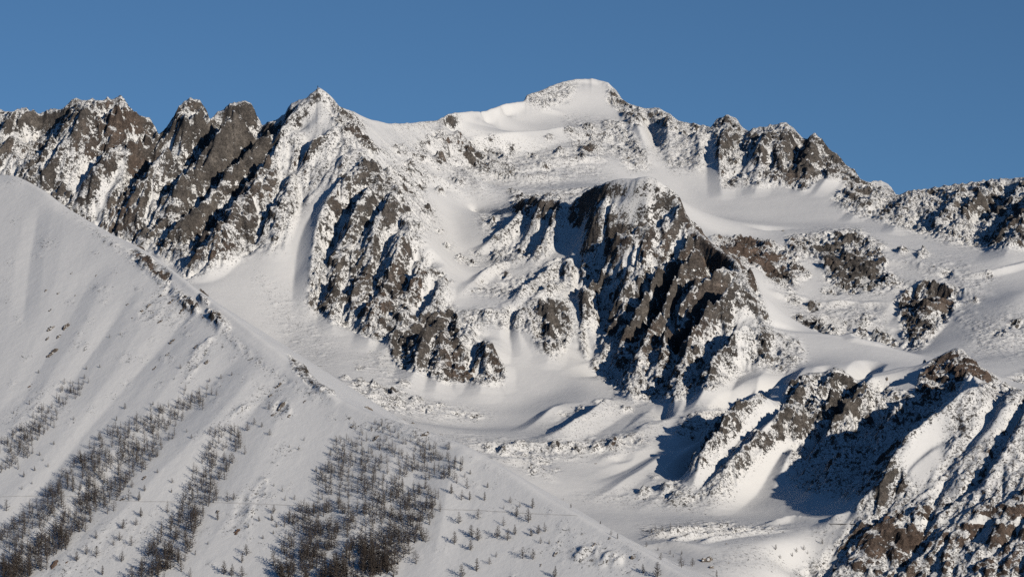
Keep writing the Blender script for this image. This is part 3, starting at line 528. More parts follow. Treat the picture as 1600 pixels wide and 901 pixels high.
# ------------------------------------------------------------------ materials
def N(nt, t, **kw):
    n = nt.nodes.new(t)
    for k, v in kw.items():
        if k.startswith('i_'): n.inputs[int(k[2:])].default_value = v
        else: setattr(n, k, v)
    return n
def math_(nt, op, a, b=None, c=None, clamp=False):
    n = nt.nodes.new('ShaderNodeMath'); n.operation = op; n.use_clamp = clamp
    for i, x in enumerate((a, b, c)):
        if x is None: continue
        if isinstance(x, (int, float)): n.inputs[i].default_value = x
        else: nt.links.new(x, n.inputs[i])
    return n.outputs[0]
def terrain_material(name):
    m = bpy.data.materials.new(name); m.use_nodes = True; nt = m.node_tree; ln = nt.links.new
    bs = nt.nodes['Principled BSDF']; at = N(nt, 'ShaderNodeAttribute', attribute_name='rock'); rk = at.outputs['Fac']
    geo = N(nt, 'ShaderNodeNewGeometry'); sep = N(nt, 'ShaderNodeSeparateXYZ'); ln(geo.outputs['True Normal'], sep.inputs[0])
    tc = N(nt, 'ShaderNodeTexCoord'); P = tc.outputs['Object']
    def noise(scale, det, rough=.6, vec=None, dist=0):
        n = N(nt, 'ShaderNodeTexNoise'); n.inputs['Scale'].default_value = scale; n.inputs['Detail'].default_value = det
        n.inputs['Roughness'].default_value = rough; n.inputs['Distortion'].default_value = dist; ln(vec or P, n.inputs['Vector']); return n.outputs['Fac']
    n1 = noise(.018, 6, .68); n2 = noise(.2, 4, .8, dist=.4); n3 = noise(.004, 3); n4 = noise(.07, 5, .75, dist=.5)
    # ledges and cracks: the slope of the broken surface decides where snow can lie
    lv = N(nt, 'ShaderNodeMapping'); lv.inputs['Scale'].default_value = (1, 1, 1.9); lv.inputs['Rotation'].default_value = (0, .35, .4); ln(P, lv.inputs[0])
    led = noise(.055, 7, .74, vec=lv.outputs[0], dist=.8)
    lb = N(nt, 'ShaderNodeBump'); lb.inputs['Strength'].default_value = 1.0; lb.inputs['Distance'].default_value = 1.0
    ln(math_(nt, 'MULTIPLY', led, 26.0), lb.inputs['Height']); s2 = N(nt, 'ShaderNodeSeparateXYZ'); ln(lb.outputs[0], s2.inputs[0])
    steep = math_(nt, 'SUBTRACT', 1.0, sep.outputs[2]); st2 = math_(nt, 'SUBTRACT', 1.0, s2.outputs[2])
    e = math_(nt, 'MULTIPLY_ADD', rk, .74, math_(nt, 'MULTIPLY', math_(nt, 'SUBTRACT', math_(nt, 'MINIMUM', steep, .70), .33), .85))
    e = math_(nt, 'ADD', e, math_(nt, 'MULTIPLY', math_(nt, 'SUBTRACT', st2, .38), 1.0))
    e = math_(nt, 'ADD', e, math_(nt, 'MULTIPLY', math_(nt, 'SUBTRACT', n1, .5), 2.5))
    e = math_(nt, 'ADD', e, math_(nt, 'MULTIPLY', math_(nt, 'SUBTRACT', n4, .5), 2.3))
    e = math_(nt, 'ADD', e, math_(nt, 'MULTIPLY', math_(nt, 'SUBTRACT', n2, .5), 1.6))
    gate = math_(nt, 'MULTIPLY', rk, 6.0, clamp=True)
    mask = math_(nt, 'MULTIPLY', math_(nt, 'MULTIPLY', math_(nt, 'SUBTRACT', e, .765), 9.0, clamp=True), gate)
    # rock colour
    rc = N(nt, 'ShaderNodeValToRGB'); ln(noise(.03, 5, .7), rc.inputs[0]); r = rc.color_ramp
    r.elements[0].position = .32; r.elements[0].color = (.078, .070, .066, 1); r.elements[1].position = .7; r.elements[1].color = (.25, .222, .198, 1)
    x = r.elements.new(.5); x.color = (.135, .120, .109, 1)
    crk = math_(nt, 'MULTIPLY', math_(nt, 'SUBTRACT', noise(.26, 5, .85, dist=.3), .40), 4.0, clamp=True)
    dk = N(nt, 'ShaderNodeMix', data_type='RGBA', blend_type='MULTIPLY'); ln(rc.outputs[0], dk.inputs[6]); dk.inputs[0].default_value = 1
    gr = N(nt, 'ShaderNodeCombineXYZ'); cv_ = math_(nt, 'MULTIPLY_ADD', crk, .85, .45)
    for q in range(3): ln(cv_, gr.inputs[q])
    ln(gr.outputs[0], dk.inputs[7])
    rust = N(nt, 'ShaderNodeMix', data_type='RGBA'); ln(dk.outputs[2], rust.inputs[6]); rust.inputs[7].default_value = (1.15, .88, .74, 1)
    wa = N(nt, 'ShaderNodeAttribute', attribute_name='warm'); rust.blend_type = 'MULTIPLY'
    ln(math_(nt, 'MAXIMUM', math_(nt, 'MULTIPLY', wa.outputs['Fac'], math_(nt, 'MULTIPLY_ADD', n1, 1.2, .2), clamp=True), math_(nt, 'MULTIPLY', math_(nt, 'SUBTRACT', n3, .54), 4.0, clamp=True)), rust.inputs[0])
    snow = N(nt, 'ShaderNodeMix', data_type='RGBA'); snow.inputs[6].default_value = (.66, .66, .66, 1); snow.inputs[7].default_value = (.74, .735, .725, 1); ln(n1, snow.inputs[0])
    # thin gravel dusting on lightly covered ground
    thin = math_(nt, 'MULTIPLY', rk, 2.2, clamp=True)
    ga = math_(nt, 'MULTIPLY', math_(nt, 'SUBTRACT', noise(.30, 3, .8), math_(nt, 'MULTIPLY_ADD', thin, -.10, .66)), 12.0, clamp=True)
    gb = math_(nt, 'MULTIPLY', math_(nt, 'SUBTRACT', noise(.11, 4, .8, dist=.5), math_(nt, 'MULTIPLY_ADD', thin, -.11, .68)), 12.0, clamp=True)
    grit = math_(nt, 'MULTIPLY', math_(nt, 'MAXIMUM', ga, gb), math_(nt, 'MULTIPLY', rk, 8.0, clamp=True))
    mask = math_(nt, 'MAXIMUM', mask, math_(nt, 'MULTIPLY', grit, .9))
    mix = N(nt, 'ShaderNodeMix', data_type='RGBA'); ln(mask, mix.inputs[0]); ln(snow.outputs[2], mix.inputs[6]); ln(rust.outputs[2], mix.inputs[7])
    ln(mix.outputs[2], bs.inputs['Base Color'])
    rg = math_(nt, 'MULTIPLY_ADD', mask, .35, .55); ln(rg, bs.inputs['Roughness']); bs.inputs['Specular IOR Level'].default_value = .25
    # relief below the mesh resolution
    hgt = math_(nt, 'MULTIPLY', noise(.16, 5, .7), math_(nt, 'MULTIPLY_ADD', rk, 1.2, .45))
    hgt = math_(nt, 'MULTIPLY_ADD', math_(nt, 'MULTIPLY', led, mask), 13.0, hgt)
    b = N(nt, 'ShaderNodeBump'); b.inputs['Strength'].default_value = .9; b.inputs['Distance'].default_value = 1.0; ln(hgt, b.inputs['Height']); ln(b.outputs[0], bs.inputs['Normal'])
    return m
MT = terrain_material('snow_and_rock')

def grid_object(name, jj, ii, keep):
    """jj/ii: index ranges into the fine grid; keep: boolean face mask"""
    j0, j1 = jj; i0, i1 = ii; h = j1 - j0; w_ = i1 - i0
    idx = np.arange(h * w_, dtype=np.int32).reshape(h, w_)
    q = np.stack([idx[:-1, :-1], idx[:-1, 1:], idx[1:, 1:], idx[1:, :-1]], -1)[keep[j0:j1 - 1, i0:i1 - 1]]
    used = np.zeros(h * w_, bool); used[q.ravel()] = True; remap = (np.cumsum(used) - 1).astype(np.int32); q = remap[q]
    co = np.stack([TX[j0:j1, i0:i1], TY[j0:j1, i0:i1], TZ[j0:j1, i0:i1]], -1).reshape(-1, 3)[used]
    me = bpy.data.meshes.new(name); me.vertices.add(len(co)); me.vertices.foreach_set('co', co.ravel().astype(f32))
    nf = len(q); me.loops.add(nf * 4); me.loops.foreach_set('vertex_index', q.ravel()); me.polygons.add(nf)
    me.polygons.foreach_set('loop_start', np.arange(0, nf * 4, 4, dtype=np.int32))
    me.polygons.foreach_set('use_smooth', np.ones(nf, bool))
    a = me.attributes.new('rock', 'FLOAT', 'POINT'); a.data.foreach_set('value', TR[j0:j1, i0:i1].reshape(-1)[used].astype(f32))
    a = me.attributes.new('warm', 'FLOAT', 'POINT'); a.data.foreach_set('value', TW[j0:j1, i0:i1].reshape(-1)[used].astype(f32))
    me.update(calc_edges=True); me.materials.append(MT)
    o = bpy.data.objects.new(name, me); COL.objects.link(o); o['kind'] = 'structure'; return o
# region of every face: plan outlines in (column, depth)
def below(pts):                                 # depth boundary as a function of the column
    u = np.array([p[0] for p in pts]); d = np.array([p[1] for p in pts]); return np.interp(TU, u, d)[None, :]
Uc = np.repeat(TU[None, :], len(TS), 0)
bA = below([(-560,4250),(0,4000),(200,3850),(300,3700),(400,3550),(530,3360),(620,3320),(700,3250),(800,3100),(900,2900),(1000,2700),(1100,2450),(1250,2200),(1300,1950),(2200,1900)])
bO = below([(-600,1900),(1150,1900),(1225,3170),(1262,3240),(1290,3290),(1345,3315),(1400,3395),(1450,3475),(1510,3610),(1560,3690),(2200,3750)])
bV = below([(-600,1900),(300,3900),(520,4000),(640,4080),(760,4080),(870,4150),(930,4200),(1000,4140),(1060,4100),(1120,4000),(1122,3560),(1200,3500),(1300,3300),(1400,3300),(2200,3300)])
bK = below([(-600,1900),(1120,1900),(1130,4060),(1200,4120),(1240,4020),(1430,4050),(1500,4030),(1560,4000),(2200,3950)])
bG = below([(-600,1900),(896,1900),(900,4900),(940,5000),(1020,4900),(1060,4790),(1110,4760),(1160,4680),(1200,4560),(1250,4440),(1290,4350),(1295,1900),(2200,1900)])
A = TY < bA; O = (TY < bO) & ~A; Vv = (TY < bV) & ~A & ~O; Kk = (TY < bK) & ~A & ~O & ~Vv; G = (TY < bG) & ~A & ~O & ~Vv & ~Kk
rest = ~(A | O | Vv | Kk | G)
names = [('hillside', A), ('mountain_flank', O), ('valley_floor', Vv), ('lower_ridge', Kk), ('rocky_spur', G), ('mountain_range', rest)]
for nm, mk in names: grid_object(nm, (0, len(TS)), (0, len(TU)), mk)
# the land beyond, down to the horizon
me = bpy.data.meshes.new('ground'); S = 60000
me.from_pydata([(-S, -S, -2400), (S, -S, -2400), (S, S, -2400), (-S, S, -2400)], [], [(0, 1, 2, 3)])
me.materials.append(MT); g = bpy.data.objects.new('ground', me); COL.objects.link(g); g['kind'] = 'structure'
# ------------------------------------------------------------------ bare larches
rng = random.Random(11)
def simple_mat(name, cols, scale, rough=.9):
    m = bpy.data.materials.new(name); m.use_nodes = True; nt = m.node_tree; bs = nt.nodes['Principled BSDF']
    tc = nt.nodes.new('ShaderNodeTexCoord'); n = nt.nodes.new('ShaderNodeTexNoise'); n.inputs['Scale'].default_value = scale; n.inputs['Detail'].default_value = 4
    nt.links.new(tc.outputs['Object'], n.inputs['Vector']); r = nt.nodes.new('ShaderNodeValToRGB'); nt.links.new(n.outputs['Fac'], r.inputs[0])
    r.color_ramp.elements[0].position = .35; r.color_ramp.elements[1].position = .65
    r.color_ramp.elements[0].color = (*cols[0], 1); r.color_ramp.elements[1].color = (*cols[1], 1)
    nt.links.new(r.outputs[0], bs.inputs['Base Color']); bs.inputs['Roughness'].default_value = rough; bs.inputs['Specular IOR Level'].default_value = .15
    return m
M_BARK = simple_mat('larch_bark', ((.05, .04, .034), (.10, .08, .066)), 2.0)
M_TWIG = simple_mat('larch_twigs', ((.050, .042, .040), (.105, .087, .075)), .8)

class MB:
    def __init__(s): s.v = []; s.f = []
    def tube(s, pts, rad, n=5):
        b = len(s.v)
        for k, (p, r) in enumerate(zip(pts, rad)):
            d = (Vector(pts[min(k + 1, len(pts) - 1)]) - Vector(pts[max(k - 1, 0)])).normalized()
            a = d.orthogonal().normalized(); c = d.cross(a)
            for q in range(n):
                t = 2 * math.pi * q / n; s.v.append(tuple(Vector(p) + a * math.cos(t) * r + c * math.sin(t) * r))
        for k in range(len(pts) - 1):
            for q in range(n): s.f.append((b + k * n + q, b + k * n + (q + 1) % n, b + (k + 1) * n + (q + 1) % n, b + (k + 1) * n + q))
    def tri(s, a, b_, c):
        i = len(s.v); s.v += [tuple(a), tuple(b_), tuple(c)]; s.f.append((i, i + 1, i + 2))
    def mesh(s, name, mat):
        me = bpy.data.meshes.new(name); me.from_pydata(s.v, [], s.f); me.materials.append(mat); me.update(); return me
def larch(h, width, dens, lean, seed):
    """unit tree: tapered trunk, limbs that sweep out and up, twigs hanging along them"""
    r = random.Random(seed); tr = MB(); cr = MB()
    top = (lean * h * .10, r.uniform(-.02, .02) * h, h)
    pt = lambda t: (top[0] * t * t, top[1] * t, h * t)
    tr.tube([(0, 0, -.9)] + [pt(k / 6) for k in range(7)], [.030 * h] + [h * (.025 * (1 - k / 6) ** 1.1 + .0016) for k in range(7)], 6)
    n = int(44 * dens)
    for k in range(n):
        t = .10 + .88 * (k + r.random()) / n; b = Vector(pt(t)); az = k * 2.4 + r.uniform(-.5, .5)
        prof = min(1, (t + .10) / .28) * (1 - t) ** .62 + .05
        ln = width * 1.42 * h * prof * r.uniform(.55, 1.15)
        dirn = Vector((math.cos(az), math.sin(az), r.uniform(-.05, .45))).normalized()
        mid = b + dirn * ln * .55 + Vector((0, 0, -ln * .06)); end = b + dirn * ln + Vector((0, 0, ln * r.uniform(.0, .30)))
        w0 = .0085 * h * (1.15 - t)
        cr.tube([tuple(b), tuple(mid), tuple(end)], [w0, w0 * .62, w0 * .2], 3)
        for q in range(int(13 * dens)):
            s = .22 + .78 * r.random(); p = b.lerp(mid, s / .55) if s < .55 else mid.lerp(end, (s - .55) / .45)
            d = (dirn * r.uniform(-.1, .7) + Vector((r.uniform(-1, 1), r.uniform(-1, 1), r.uniform(-.7, .9)))).normalized() * ln * r.uniform(.16, .38)
            sd = d.cross(Vector((r.uniform(-1, 1), r.uniform(-1, 1), r.uniform(-1, 1)))).normalized() * .016 * h
            cr.tri(p - sd, p + sd, p + d)
    return tr, cr
PROTO = []
for i, (h, wd, dn, ln) in enumerate(((10, .23, 1.0, 0), (10, .19, 1.15, .3), (10, .27, .9, -.4), (10, .30, .8, .2), (10, .16, 1.2, -.1), (10, .34, .75, .5), (10, .24, .65, .9))):
    tb, cb = larch(h, wd, dn, ln, 40 + i); PROTO.append((tb, cb, tb.mesh('trunk', M_BARK), cb.mesh('crown', M_TWIG)))
# light version for the crowd of smallest trees
FEW = []
for i in range(4):
    tb, cb = larch(10, (.22, .27, .18, .32)[i], .55, (0, .3, -.3, .6)[i], 90 + i); FEW.append((tb, cb))

# stands of trees as photo outlines: name, trees, height range, outline
GROVES = [
 ('the strip at the far left edge of the photo', 85, 6, 10, [(0,690),(45,655),(95,610),(122,592),(135,598),(100,640),(60,685),(35,712),(0,738)]),
 ('the long strip left of the twin snow gullies', 190, 7, 13, [(330,600),(338,616),(290,650),(255,670),(218,700),(176,725),(146,758),(104,790),(62,828),(0,872),(0,835),(50,790),(90,752),(122,712),(152,682),(205,655),(262,628)]),
 ('the second strip on the left, beside the pale snow gully', 165, 8, 14, [(262,662),(272,678),(248,708),(218,738),(192,768),(152,800),(112,840),(62,890),(24,906),(0,906),(0,884),(50,850),(100,805),(132,772),(172,740),(207,705),(236,686)]),
 ('the narrow strip in the middle of the near hillside', 125, 8, 14, [(340,664),(382,668),(372,700),(352,760),(322,800),(302,840),(290,872),(252,906),(200,906),(225,870),(260,822),(286,780),(308,735),(322,692)]),
 ('the loose upper part of the big grove', 150, 5, 11, [(545,668),(600,650),(652,662),(700,690),(722,738),(688,762),(640,745),(590,765),(545,770),(500,775),(490,752),(512,705)]),
 ('the dense lower left corner of the big grove', 110, 9, 14, [(452,800),(500,775),(545,772),(560,800),(548,832),(508,862),(482,906),(430,906),(438,862)]),
 ('the dense bottom of the big grove', 95, 10, 15, [(528,868),(560,842),(605,825),(648,815),(668,838),(625,878),(605,906),(500,906)]),
 ('the middle of the big grove above the bottom thicket', 80, 8, 12, [(575,770),(640,748),(690,768),(676,812),(620,820),(560,830)]),
]
SINGLES = {
 'on the open snow right of the big grove': [(705,772,9),(721,781,9),(734,782,8),(757,782,8),(762,762,5),(717,819,10),(747,811,9),(710,850,11),(735,860,9),(747,845,11),(737,838,10),(722,902,11),(745,893,11),(777,842,11),(793,845,10),(787,822,8),(797,786,6),(787,795,4),(702,742,8),(720,737,8),(726,747,5),(735,741,4),(680,790,7),(765,882,6),(775,871,5)],
 'on the snow below the footpath near the crest': [(807,808,9),(826,816,12),(832,794,9),(812,793,5),(852,831,8),(841,834,8),(830,838,7),(845,850,6),(858,851,4),(817,873,10),(833,874,9),(805,836,9),(867,903,10),(880,781,3),(892,793,4),(938,818,3)],
 'at the foot of the crest in the bottom centre': [(955,836,5),(965,842,5),(1005,896,8),(1027,903,13),(1032,874,6),(1065,886,10),(1082,884,9),(1010,854,6),(1047,866,5),(1065,866,5),(1028,860,4),(1120,903,9),(1052,870,4)],
 'between the strips at the far left': [(84,695,4),(62,713,4),(37,745,6),(54,736,5),(75,730,4),(10,799,11),(50,756,3),(34,765,4),(21,647,3),(46,633,5),(67,720,3)],
 'high on the left of the near hillside': [(171,528,4),(156,575,4),(135,578,4),(115,656,4),(60,583,4),(110,600,5),(132,592,5),(188,524,3)],
 'high up just below the near crest': [(282,576,5),(327,597,4),(362,587,4),(239,633,4),(195,639,6),(182,658,5),(320,556,4),(308,574,4),(272,594,3),(409,667,5),(421,680,6),(420,640,6),(345,592,5)],
 'between the second and the middle strip': [(246,739,4),(269,755,5),(226,768,6),(217,783,9),(220,807,9),(212,822,7),(192,827,9),(187,845,8),(177,852,8),(205,852,9),(190,878,10),(150,842,7),(135,866,9),(150,870,10),(160,898,9),(120,877,9),(206,762,7),(268,770,4)],
 'just right of the middle strip': [(340,812,9),(365,782,7),(388,824,4),(385,868,10),(378,880,9),(350,898,12),(362,900,11),(378,902,10),(325,851,3),(305,867,5),(292,675,4),(299,685,4),(270,686,6),(387,673,8),(397,664,7),(297,902,9),(372,684,4)],
 'between the middle strip and the big grove': [(427,802,8),(445,782,5),(441,769,5),(405,814,5),(425,814,7),(432,824,5),(427,834,4),(411,842,4),(494,738,5),(475,689,4),(467,703,4),(507,752,6),(525,691,6),(516,713,7),(460,781,5),(452,700,3),(428,760,3),(445,812,3)],
 'on the snowy mounds of the valley floor': [(1024,829,7),(1048,826,8),(1035,829,6),(1062,824,5),(1018,831,5),(1212,860,7),(1219,874,5),(1245,864,6),(1256,860,6),(1262,866,5),(1285,850,7),(1238,870,5)],
}
def inside(u, v, pts):
    c = False
    for k in range(len(pts)):
        (x0, y0), (x1, y1) = pts[k - 1], pts[k]
        if (y0 > v) != (y1 > v) and u < (x1 - x0) * (v - y0) / (y1 - y0) + x0: c = not c
    return c
TREES = []                                      # (height, position, yaw, label, group)
for gi, (nm, cnt, h0, h1, poly) in enumerate(GROVES):
    us = [p[0] for p in poly]; vs = [p[1] for p in poly]; got = []; tries = 0; cnt = int(cnt * 1.6)
    while len(got) < cnt and tries < cnt * 90:
        tries += 1; u = rng.uniform(min(us), max(us)); v = rng.uniform(min(vs), max(vs))
        if not inside(u, v, poly): continue
        if math.sin(u * .11 + 1.3 * math.sin(v * .09)) * math.sin(v * .13 + 1.7 * math.sin(u * .07)) < rng.uniform(-1.6, .15): continue
        if any((a - u) ** 2 + ((b_ - v) * 1.5) ** 2 < 8 for a, b_ in got): continue
        e_ = rng.choice((0, 3, 9)); u += rng.gauss(0, e_); v += rng.gauss(0, e_ * .8)
        if v < crest_v(u) + 8: continue
        p = cast_fine(u, v + 5, 1995)
        if p is None or p[1] > 3400: continue
        got.append((u, v)); t = (v - min(vs)) / (max(vs) - min(vs))
        TREES.append((1.2 * h0 + 1.2 * (h1 - h0) * (.25 * rng.random() + .75 * t) * rng.choice((.55, .8, .9, 1, 1.05, 1.2)), p, rng.uniform(0, 6.28), 'bare larch among many in ' + nm, 'larches of ' + nm))
ORD = ['first', 'second', 'third', 'fourth', 'fifth', 'sixth', 'seventh', 'eighth', 'ninth', 'tenth', 'eleventh', 'twelfth', 'thirteenth', 'fourteenth', 'fifteenth', 'sixteenth', 'seventeenth', 'eighteenth', 'nineteenth', 'twentieth', 'twenty-first', 'twenty-second', 'twenty-third', 'twenty-fourth', 'twenty-fifth', 'twenty-sixth']
LONE = []
for nm, lst in SINGLES.items():
    rows = []
    for (u, v, h) in sorted(lst):
        p = cast_fine(u, v, 1995)
        if p is not None: rows.append((u, v, h, p))
    for k, (u, v, h, p) in enumerate(rows):
        size = 'small' if h < 6 else 'tall' if h > 9 else 'mid-sized'
        LONE.append((h * 1.2, p, rng.uniform(0, 6.28), '%s larch, %s from left %s' % (size, ORD[k], nm), 'scattered larches ' + nm))
TREES.sort(key=lambda q: -q[0] / q[1][1]); LIMIT = 296 - len(LONE)
HERO = LONE + TREES[:LIMIT]; REST = TREES[LIMIT:]
def set_props(o, label, cat, group=None):
    o['label'] = label; o['category'] = cat
    if group: o['group'] = group
for k, (h, p, yaw, lab, grp) in enumerate(HERO):
    tb, cb, mt, mc = PROTO[rng.randrange(len(PROTO))]
    e = bpy.data.objects.new('larch_tree', None); COL.objects.link(e); e.location = (p[0], p[1], p[2] - .15); e.rotation_euler = (rng.uniform(-.05, .05), rng.uniform(-.05, .05), yaw)
    s = h / 10.; e.scale = (s * rng.uniform(.9, 1.2), s * rng.uniform(.9, 1.2), s); set_props(e, lab, 'tree', grp)
    for n, m in (('trunk', mt), ('crown', mc)):
        c = bpy.data.objects.new(n, m); COL.objects.link(c); c.parent = e
# the smallest ones of the crowd
vs_, fs_, off = [], [], 0
fv = []
for h, p, yaw, lab, grp in REST:
    tb, cb = FEW[rng.randrange(4)]; s = h / 10.; c, sn = math.cos(yaw), math.sin(yaw)
    for mb in (tb, cb):
        a = np.array(mb.v, f32) * s; x = a[:, 0] * c - a[:, 1] * sn + p[0]; y = a[:, 0] * sn + a[:, 1] * c + p[1]
        vs_.append(np.stack([x, y, a[:, 2] + p[2] - .15], 1)); fs_ += [tuple(i + off for i in f) for f in mb.f]; off += len(a)
me = bpy.data.meshes.new('larch_thicket'); me.from_pydata(np.concatenate(vs_).tolist(), [], fs_); me.materials.append(M_TWIG); me.update()
o = bpy.data.objects.new('larch_thicket', me); COL.objects.link(o); o['kind'] = 'stuff'; set_props(o, 'brown haze of many small leafless larches filling the tree strips', 'trees')
print('trees', len(HERO), len(REST))

# ------------------------------------------------------------------ rock outcrops and boulders
def rock_mat():
    m = bpy.data.materials.new('outcrop_rock'); m.use_nodes = True; nt = m.node_tree; ln = nt.links.new; bs = nt.nodes['Principled BSDF']
    geo = N(nt, 'ShaderNodeNewGeometry'); sep = N(nt, 'ShaderNodeSeparateXYZ'); ln(geo.outputs['True Normal'], sep.inputs[0])
    tc = N(nt, 'ShaderNodeTexCoord'); n = N(nt, 'ShaderNodeTexNoise'); n.inputs['Scale'].default_value = .5; n.inputs['Detail'].default_value = 5; ln(tc.outputs['Object'], n.inputs['Vector'])
    r = N(nt, 'ShaderNodeValToRGB'); ln(n.outputs['Fac'], r.inputs[0]); r.color_ramp.elements[0].position = .35; r.color_ramp.elements[0].color = (.07, .058, .05, 1); r.color_ramp.elements[1].position = .65; r.color_ramp.elements[1].color = (.16, .13, .105, 1)
    k = math_(nt, 'ADD', sep.outputs[2], math_(nt, 'MULTIPLY', math_(nt, 'SUBTRACT', n.outputs['Fac'], .5), .9))
    k = math_(nt, 'MULTIPLY', math_(nt, 'SUBTRACT', k, .74), 12, clamp=True)
    mx = N(nt, 'ShaderNodeMix', data_type='RGBA'); ln(k, mx.inputs[0]); ln(r.outputs[0], mx.inputs[6]); mx.inputs[7].default_value = (.72, .72, .71, 1); ln(mx.outputs[2], bs.inputs['Base Color']); bs.inputs['Roughness'].default_value = .85
    return m
M_ROCK = rock_mat()
M_RUST = simple_mat('reddish_rock', ((.085, .058, .046), (.17, .12, .095)), .25)
import bmesh
def rock_cluster(size, n, seed, spread=1.0, ax=(.6, .8)):
    r = random.Random(seed); bm = bmesh.new()
    for k in range(n):
        s = size * r.uniform(.16, .42) * (1 if n > 1 else 2); t = r.uniform(-1, 1)
        c = Vector((ax[0] * t * size * spread * .6 + r.uniform(-.25, .25) * size * (n > 1), ax[1] * t * size * spread * .6 + r.uniform(-.25, .25) * size * (n > 1), 0))
        g = bmesh.ops.create_icosphere(bm, subdivisions=2, radius=1.0)
        pl = [(Vector((r.gauss(0, 1), r.gauss(0, 1), r.gauss(0, .8))).normalized(), r.uniform(.45, .85)) for _ in range(9)]
        sc_ = Vector((r.uniform(.7, 1.2), r.uniform(.7, 1.2), r.uniform(.55, 1.1))) * s
        for v in g['verts']:
            for nrm, dd in pl:
                q = v.co.dot(nrm)
                if q > dd: v.co -= nrm * (q - dd)
            v.co = Vector((v.co.x * sc_.x, v.co.y * sc_.y, v.co.z * sc_.z)) + c
    return bm
def outcrop(u, v, px, n, label, name='rock_outcrop', mat=None, seed=None, dmin=1995, group='rock outcrops on the near hillside', cat='rock', embed=.1):
    p = cast_fine(u, v, dmin)
    if p is None: print('no ground', label); return None
    size = px * p[1] / F
    bm = rock_cluster(size, n, seed or int(u * 7 + v))
    # sit every stone on the slope
    for vv in bm.verts:
        vv.co.z += ground_z(p[0] + vv.co.x, p[1] + vv.co.y) - p[2] + embed * size * .3
    me = bpy.data.meshes.new(name); bm.to_mesh(me); bm.free(); me.materials.append(mat or M_ROCK)
    o = bpy.data.objects.new(name, me); COL.objects.link(o); o.location = p; set_props(o, label, cat, group); return o
OC = [(78,515,17,7,'dark snow-capped outcrop, upper one of the pair at the left edge'),(74,530,12,5,'small dark outcrop just below the upper left pair of rocks'),(102,512,20,8,'long broken outcrop right of the leftmost pair of rocks'),
 (92,527,12,5,'dark knob between the two larger left outcrops'),(82,553,22,9,'wide snow-streaked outcrop, lowest of the rock group at far left'),(47,603,12,4,'reddish rock by the top of the far left tree strip'),
 (150,432,7,2,'lone small rock high on the smooth upper left snow'),(113,427,8,3,'small rocks below the smooth upper left snow, upper of three'),(90,459,10,4,'small rock cluster in the shallow gully at upper left'),(118,462,7,2,'tiny rock right of the upper left gully cluster'),(72,455,9,4,'pale rocky patch at the top of the upper left rib'),(78,485,7,3,'small rock just above the far left outcrop group'),
 (252,462,12,6,'dark rocks at the head of the shaded rib under the crest'),(232,478,14,7,'broken rock rib falling left from the crest notch'),(222,488,10,5,'lower end of the broken rock rib below the crest notch'),(266,473,12,6,'dark block beside the shaded rib, below the crest'),(283,487,12,5,'blocky outcrop right of the shaded rib below the crest'),(299,490,8,3,'small outcrop furthest right below the shaded rib'),(250,503,12,6,'scattered stones below the shaded rib'),(207,498,7,2,'single stone left of the shaded rib'),
 (200,475,8,3,'small snowy rock left of the shaded rib halfway down'),(238,489,7,2,'small dark stone under the broken rib'),(268,534,14,6,'dark snow-capped outcrop in mid slope below the crest'),(262,553,9,4,'small rocks just below the mid slope outcrop'),(305,543,13,4,'flat dark rock right of the mid slope outcrop'),(322,568,14,6,'low rock band crossing the slope under the crest'),(242,575,9,5,'scattered pebbly rocks on the open rib'),
 (435,604,16,7,'outcrop under a dwarf larch below the sharp crest'),(422,620,10,4,'small dark rocks left of the snowy outcrop below the crest'),(440,636,20,8,'large snowy outcrop with dark sides, lowest below the crest'),(428,648,12,5,'left foot of the large snowy outcrop'),(452,650,9,4,'right foot of the large snowy outcrop'),(475,628,9,4,'lone brown rock right of the large snowy outcrop'),
 (575,638,18,9,'ragged stones on the crest where it flattens'),(550,668,11,4,'rocks at the upper left edge of the big grove'),(588,684,14,6,'rock band among the first trees of the big grove'),(632,655,8,3,'dark stones on the crest above the big grove'),(645,661,12,4,'flat dark slab on the crest above the big grove'),(664,678,18,8,'cluster of rocks right of the top of the big grove'),(690,679,9,3,'last small stones on the crest right of the grove'),
 (85,882,22,9,'reddish broken rocks below the second tree strip'),(104,878,9,4,'small reddish stones beside the broken rocks at lower left'),(370,832,18,7,'reddish rocks right of the middle tree strip'),(193,779,14,5,'dark rock where the footpath meets the second strip'),(226,747,11,5,'snow-capped stones on the rib above the footpath'),(340,800,12,5,'rocks under a larch at the right of the middle strip'),(185,708,9,4,'dark stones in the pale snow gully between two strips'),
 (702,744,9,3,'brown stones under a larch at the right of the big grove'),(872,847,7,3,'small rocks on the open lower snow near the footpath end'),(927,852,12,4,'thin rock band on the lower right part of the near hillside'),(952,841,9,3,'flat dark rock just under the lower crest'),(990,870,16,6,'curved line of stones on the lowest near snow'),(845,883,9,3,'dark flat rock beside a lone larch near the bottom'),(868,867,14,8,'scattered stones on the snow near the bottom centre')]
for u, v, px, n, lab in OC: outcrop(u, v, px * .50, int(n * 1.7), lab, dmin=1995, mat=M_RUST if 'reddish' in lab else None)
